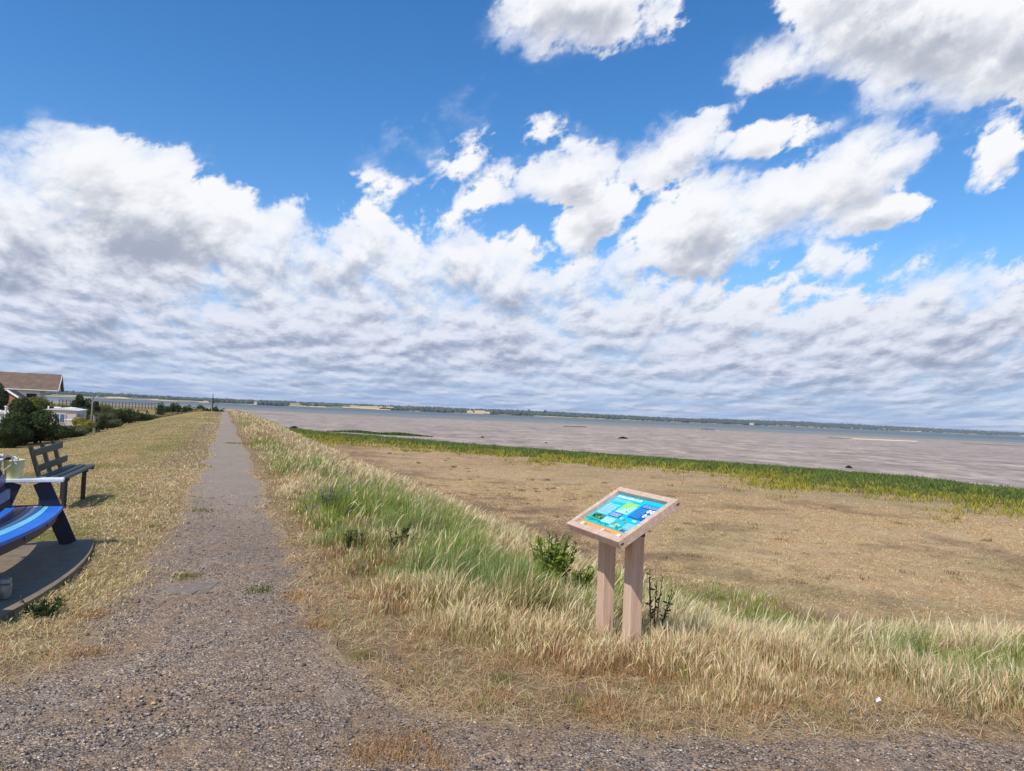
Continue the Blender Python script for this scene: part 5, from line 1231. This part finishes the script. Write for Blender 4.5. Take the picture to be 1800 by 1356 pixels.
def shore_plants():
    parts = []
    for (n, r0, r1) in ((560000, 28, 190),):
        x, y, r = scatter(n, (-24, 42), r0, r1, 1.5); wd, sg = seg_sd(x, y, WATERLINE); wd = wd * sg; s, t = st(x, y)
        nz = fbm(x * .16, y * .16, 141, 4); nf = fbm(x * .9, y * .9, 142, 3); width = 26 + 18 * (nz - .5) + 5 * (nf - .5)
        inner = wd / width; k = (wd > -.8) & (inner < 1.0 + .35 * (nf - .5)) & (s > 6) & (rng.uniform(0, 1, n) < (1.1 - .85 * sstep(.55, 1.05, inner)) * sstep(.22, .42, fbm(x * .5, y * .5, 145, 3) + .25 * (1 - inner))); x, y, r, inner, nz, nf, wd = [q[k] for q in (x, y, r, inner, nz, nf, wd)]; n = len(x)
        yel = sstep(.60, .95, inner + (nf - .5) * .8 + (nz - .5) * .5 + rng.normal(0, .08, n))[:, None]
        gcol = np.array([S(88, 108, 56), S(104, 122, 64), S(122, 136, 76)])[rng.integers(0, 3, n)]; ycol = np.array([S(164, 158, 52), S(184, 166, 66), S(138, 146, 58), S(176, 168, 92)])[rng.integers(0, 4, n)]
        col = jit(gcol * (1 - yel) + ycol * yel, n, .2); h = rng.uniform(.16, .46, n) * (.5 + 1.0 * fbm(x * .45, y * .45, 144, 3)) * (1 - .5 * yel[:, 0] * sstep(.8, 1.1, inner)); w = np.maximum(.03, .0010 * r) * rng.uniform(.7, 1.4, n)
        parts.append(blades(np.stack([x, y, zf(x, y) - .03], 1), h, w, rng.uniform(.2, .95, n), rng.uniform(-3.14, 3.14, n), col))
    blade_obj('shore_plants', parts, 'band of low green and yellow saltmarsh plants along the water edge', 'plants')
shore_plants()

# islets of marsh plants standing in the shallow water
def islet(px, py, w, hgt, label, col=(S(62, 84, 46), S(84, 98, 58)), long=.35):
    p = onz(px, py, ZW); half = w / 2 / FPX * p[1]; n = 3200; u = rng.normal(0, .42, n).clip(-1, 1); v = rng.normal(0, .42, n).clip(-1, 1)
    ax = np.array([math.cos(-.15), math.sin(-.15)]); q = p[:2] + np.outer(u * half, ax) + np.outer(v * half * long, [-ax[1], ax[0]])
    hh = hgt / FPX * p[1]; P = np.stack([q[:, 0], q[:, 1], np.full(n, ZW - .04)], 1)
    c = np.array(col)[rng.integers(0, 2, n)]; V, Cc = blades(P, hh * rng.uniform(.5, 1.1, n) * (1 - .6 * np.abs(u)), np.full(n, .0016 * p[1]), rng.uniform(.1, .6, n), rng.uniform(-3, 3, n), jit(c, n, .18))
    # muddy foot
    k = 20; ang = np.linspace(0, 2 * math.pi, k, endpoint=False); e = thing('marsh_islet', (p[0], p[1], ZW), label, 'islet', 'plant islets in the shallow water')
    b = (np.arange(n) * 7)[:, None]; lp = np.concatenate([b + np.array([[0, 1, 3, 2]]), b + np.array([[2, 3, 5, 4]]), b + np.array([[4, 5, 6]])], 1)
    me = np_mesh('foliage', V - np.array([p[0], p[1], ZW]), lp.ravel(), (np.arange(n)[:, None] * 11 + np.array([[0, 4, 8]])).ravel(), [M_BLADE], colours=np.clip(Cc, 0, .9)); o = bpy.data.objects.new('foliage', me); COL.objects.link(o); o.parent = e
    m_ = MB(); rr = .75 + .25 * np.random.default_rng(int(px)).uniform(0, 1, k)
    ring = lambda f, z: [np.array([p[0], p[1], z]) + np.array([*(ax * half * f * rr[i] * math.cos(a) + np.array([-ax[1], ax[0]]) * half * long * f * rr[i] * math.sin(a)), 0]) for i, a in enumerate(ang)]
    m_.add(ring(1.0, ZW - .12) + ring(.75, ZW + .02) , [(i, (i + 1) % k, k + (i + 1) % k, k + i) for i in range(k)] + [tuple(k + i for i in range(k))]); m_.build('mud_base', simple_mat('islet_mud', S(122, 108, 94), .6, .2, 1), e)
islet(1095, 771.5, 16, 4, 'small dark plant islet alone in the middle of the shallow brown water')
islet(848, 769.5, 7, 2.5, 'tiny dark islet in the brown water left of centre, farther out')
islet(865, 786, 22, 4, 'flat green plant islet just off the green shore left of centre')
islet(1492, 823, 10, 5, 'small round dark plant clump in the water towards the right')
islet(1643, 848, 38, 4, 'long low green plant islet just off the green shore at the right')
islet(960, 779, 4, 2, 'speck of a dark clump in the brown water right of the flat islet')
islet(700, 765.5, 120, 6, 'long narrow green marsh islet lying left of centre off the shore', long=.16, col=(S(84, 104, 54), S(104, 122, 66)))
islet(630, 761, 110, 5, 'long low green marsh strip nearest the sea bank at the left', long=.16, col=(S(84, 104, 54), S(104, 122, 66)))
islet(517, 753, 14, 4, 'dark weedy hump in the water next to the sea bank', col=(S(46, 46, 38), S(62, 60, 46)))

def spit(pts, wid, name, c, label, cat='sandbank', z=.10):
    m_ = MB(); P = [onz(px, py, ZW) for px, py in pts]; n = len(P); L = []; R_ = []; Mi_ = []
    for i, p in enumerate(P):
        w = wid * math.sin(math.pi * (i + .35) / (n - .3)) * .5; d = np.array([p[0], p[1], 0]) / np.hypot(p[0], p[1]); L.append(p + d * w - (0, 0, .1)); R_.append(p - d * w - (0, 0, .1)); Mi_.append(p + (0, 0, z))
    vs = L + Mi_ + R_; fs = [(i, n + i, n + i + 1, i + 1) for i in range(n - 1)] + [(n + i, 2 * n + i, 2 * n + i + 1, n + i + 1) for i in range(n - 1)]
    m_.add(vs, fs); tag(m_.build(name, simple_mat(name + '_' + cat, c, .9, .12, .2)), label, cat)
ln = lambda a, b, n=14: [(a[0] + (b[0] - a[0]) * i / (n - 1), a[1] + (b[1] - a[1]) * i / (n - 1)) for i in range(n)]
spit(ln((1478, 771.0), (1612, 776.6)), 17, 'sandbank', S(214, 198, 166), 'long pale sandbank lying in the water at the right', z=.28)
spit(ln((1455, 770.4), (1500, 772)), 9, 'mudbank', S(94, 92, 70), 'dark weedy mudbank at the left tip of the pale sandbank', 'mudbank', .22)
spit(ln((1690, 780.2), (1810, 785)), 8, 'mudbank', S(98, 90, 82), 'thin dark mudbank in the water at the right edge', 'mudbank', .16)
spit(ln((990, 750.3), (1030, 751.4)), 9, 'mudbank', S(92, 88, 74), 'small dark mudbank in the middle of the estuary', 'mudbank', .3)
spit(ln((425, 727.5), (520, 730.5)), 8, 'mudbank', S(110, 98, 90), 'thin brown mudbank at the left near the sea bank', 'mudbank', .12)
def boats():
    for px, py, L, lb in ((1240, 758.3, 9, 'left of two small white moored boats'), (1251, 758.8, 7, 'right of two small white moored boats')):
        p = onz(px, py, ZW); e = thing('boat', (p[0], p[1], ZW), lb + ' in the middle of the estuary', 'boat', 'small boats moored in the estuary')
        m_ = MB(); n = 7; vs = []
        for i in range(n):
            u = -L / 2 + L * i / (n - 1); w = 1.2 * (1 - max(0, (i - 3) / 3.2) ** 2); vs += [(p[0] + u, p[1] - w, ZW + .75), (p[0] + u, p[1] - w * .6, ZW - .15), (p[0] + u, p[1] + w * .6, ZW - .15), (p[0] + u, p[1] + w, ZW + .75)]
        fs = []
        for i in range(n - 1):
            for a, b in ((0, 1), (1, 2), (2, 3), (3, 0)): fs.append((4 * i + a, 4 * i + b, 4 * i + 4 + b, 4 * i + 4 + a))
        fs += [(3, 2, 1, 0), tuple(4 * (n - 1) + k for k in range(4))]
        m_.add(vs, fs); m_.build('hull', simple_mat('boat_white', S(206, 206, 204), .4), e)
        m_ = MB(); m_.obox((p[0] - .4, p[1], ZW + 1.15), (1.4, 0, 0), (0, .75, 0), (0, 0, .4), bev=.15); m_.build('cabin', simple_mat('boat_cabin', S(116, 122, 132), .4), e)
boats()

# ------------------------------------------------------------------ single plants in the tall grass
M_PETAL = simple_mat('mauve_petal', S(136, 122, 158), .8, .2, 40)
def leafy_stem(name, px, py, hgt, nst, spread, mat, label, leafn, leafs, seed, group=None, flowers=None, cat='plant', base=None):
    r_ = np.random.default_rng(seed); p = hit(px, py) if base is None else np.array(base); z0 = gz(p[0], p[1]); e = thing(name, (p[0], p[1], z0), label, cat, group)
    V = []; Q = []; cols = []; m_ = MB(); F = MB()
    for k in range(nst):
        a = r_.uniform(0, 2 * math.pi); h = hgt * r_.uniform(.6, 1.0); sp = spread * r_.uniform(.2, 1); b0 = np.array([p[0] + math.cos(a) * .25 * sp, p[1] + math.sin(a) * .25 * sp, z0 - .03]); tp = np.array([p[0] + math.cos(a) * sp + .10 * h, p[1] + math.sin(a) * sp, z0 + h])
        mid = (b0 + tp) / 2 + np.array([0, 0, .08 * h]); m_.tube([b0, mid, tp], [.006, .005, .003], 5)
        for i in range(leafn):
            f = r_.uniform(.12, 1); c = (b0 * (1 - f) ** 2 + 2 * f * (1 - f) * mid + tp * f * f); d = r_.normal(0, 1, 3); d[2] = abs(d[2]) * .7 + .2; d /= np.linalg.norm(d); sd_ = np.cross(d, r_.normal(0, 1, 3)); sd_ /= np.linalg.norm(sd_); L = leafs * r_.uniform(.6, 1.3) * (1.15 - .5 * f); o = len(V)
            V += [c, c + d * L * .5 + sd_ * L * .17, c + d * L, c + d * L * .5 - sd_ * L * .17]; Q.append((o, o + 1, o + 2, o + 3)); cols += [r_.uniform(0, 1)] * 4
        if flowers and k < flowers:
            for i in range(7):
                d = r_.normal(0, .010, 3); F.obox(tp + d * np.array([1, 1, 2.2]), (.0055, 0, 0), (0, .0055, 0), (0, 0, .0055))
            F.build('flower', M_PETAL, e); F = MB()
    m_.build('stem', M_OLIVE, e); V = np.array(V) - np.array(e.location); Q = np.array(Q)
    me = np_mesh('leaves', V, Q.ravel(), np.arange(len(Q)) * 4, [mat], colours=np.repeat(np.array(cols)[:, None], 3, 1)); o = bpy.data.objects.new('leaves', me); COL.objects.link(o); o.parent = e
M_FRESH = leaf_mat('fresh_weed_leaf', S(84, 104, 40), S(146, 160, 74)); M_DKWEED = leaf_mat('dark_weed_leaf', S(44, 58, 38), S(84, 98, 66)); M_BUGLOSS = leaf_mat('grey_weed_leaf', S(78, 92, 70), S(124, 132, 104))
leafy_stem('weed', 965, 1050, .62, 26, .26, M_FRESH, 'bright green bushy weed in the tall grass left of the information board', 60, .075, 1, 'leafy weeds in the tall grass')
leafy_stem('weed', 1010, 1055, .36, 12, .18, M_FRESH, 'smaller green weed between the bushy weed and the board post', 40, .07, 2, 'leafy weeds in the tall grass')
leafy_stem('thistle', 1150, 1130, .56, 6, .17, M_DKWEED, 'dark green spiny thistle right behind the right post of the information board', 22, .055, 3)
leafy_stem('weed', 1330, 1120, .34, 14, .30, M_DKWEED, 'dark leafy weed sprawling in the grass right of the information board', 26, .06, 4, 'leafy weeds in the tall grass')
leafy_stem('weed', 700, 985, .38, 10, .18, M_DKWEED, 'dark green weed in the dry grass halfway from path to board', 34, .07, 5, 'leafy weeds in the tall grass')
leafy_stem('weed', 620, 975, .26, 9, .16, M_DKWEED, 'low dark weed at the path side of the dry grass', 26, .06, 6, 'leafy weeds in the tall grass')
leafy_stem('flowering_weed', 575, 908, .42, 9, .20, M_BUGLOSS, 'mauve flowered grey green weed in dry grass beside the path, tallest of its kind', 30, .07, 7, 'mauve flowered weeds beside the path', 7)
leafy_stem('flowering_weed', 602, 900, .40, 6, .16, M_BUGLOSS, 'mauve flowered weed right of the tallest one beside the path', 28, .07, 8, 'mauve flowered weeds beside the path', 5)
leafy_stem('flowering_weed', 545, 915, .28, 5, .12, M_BUGLOSS, 'short mauve flowered weed nearest the gravel path', 24, .06, 9, 'mauve flowered weeds beside the path', 3)
leafy_stem('weed', 60, 1085, .14, 14, .20, M_DKWEED, 'low dark weed by the front edge of the concrete slab', 30, .05, 10, 'leafy weeds in the tall grass', base=onz(70, 1085))
leafy_stem('weed', 1555, 1112, .22, 10, .22, M_FRESH, 'fresh green weed far right in the tall grass', 24, .06, 11, 'leafy weeds in the tall grass')

# ------------------------------------------------------------------ loose stones
def stones():
    n = 95000; x, y, r = scatter(n, (-42, 42), 2.3, 13, 1.5); pd = path_sd(x, y); nn = fbm(x * 1.8, y * 1.8, 151, 4); k = (pd > -.25) & (rng.uniform(0, 1, n) < .35 + .9 * sstep(.35, .65, nn)); x, y, r = x[k], y[k], r[k]; n = len(x)
    z = zf(x, y) + .012; sz = np.minimum(.0032 * np.exp(rng.normal(.15, .42, n)), .013) * (1 + r * .045)
    base = np.array([(1, 0, 0), (0, 1, 0), (-1, 0, 0), (0, -1, 0), (0, 0, .7), (0, 0, -.7)], float); v = base[None] * (1 + rng.normal(0, .22, (n, 6, 1))) * sz[:, None, None] * np.stack([rng.uniform(.8, 1.5, n), rng.uniform(.8, 1.3, n), rng.uniform(.6, 1.0, n)], 1)[:, None]
    a = rng.uniform(0, 6.28, n); ca, sa = np.cos(a)[:, None], np.sin(a)[:, None]; vx = v[..., 0] * ca - v[..., 1] * sa; vy = v[..., 0] * sa + v[..., 1] * ca; v = np.stack([vx + x[:, None], vy + y[:, None], v[..., 2] + z[:, None]], -1)
    f = np.array([(0, 1, 4), (1, 2, 4), (2, 3, 4), (3, 0, 4), (1, 0, 5), (2, 1, 5), (3, 2, 5), (0, 3, 5)]); tri = (f[None] + (np.arange(n) * 6)[:, None, None]).reshape(-1, 3)
    pal = np.array([S(76, 70, 70), S(100, 92, 90), S(126, 116, 108), S(150, 138, 126), S(172, 160, 146), S(190, 154, 108), S(206, 196, 184), S(170, 118, 82)]); c = pal[rng.choice(8, n, p=[.2, .24, .22, .14, .08, .06, .04, .02])] * rng.uniform(.85, 1.15, (n, 1))
    mt, t, b = new_mat('pebble'); setc(t, b, attr(t, 'tint', 'Color'), .8)
    me = np_mesh('loose_gravel', v.reshape(-1, 3), tri.ravel(), np.arange(len(tri)) * 3, [mt], colours=np.repeat(c, 6, 0)); o = bpy.data.objects.new('loose_gravel', me); COL.objects.link(o); tag(o, 'loose pebbles and chippings lying on the worn gravel path', 'gravel', kind='stuff')
stones()
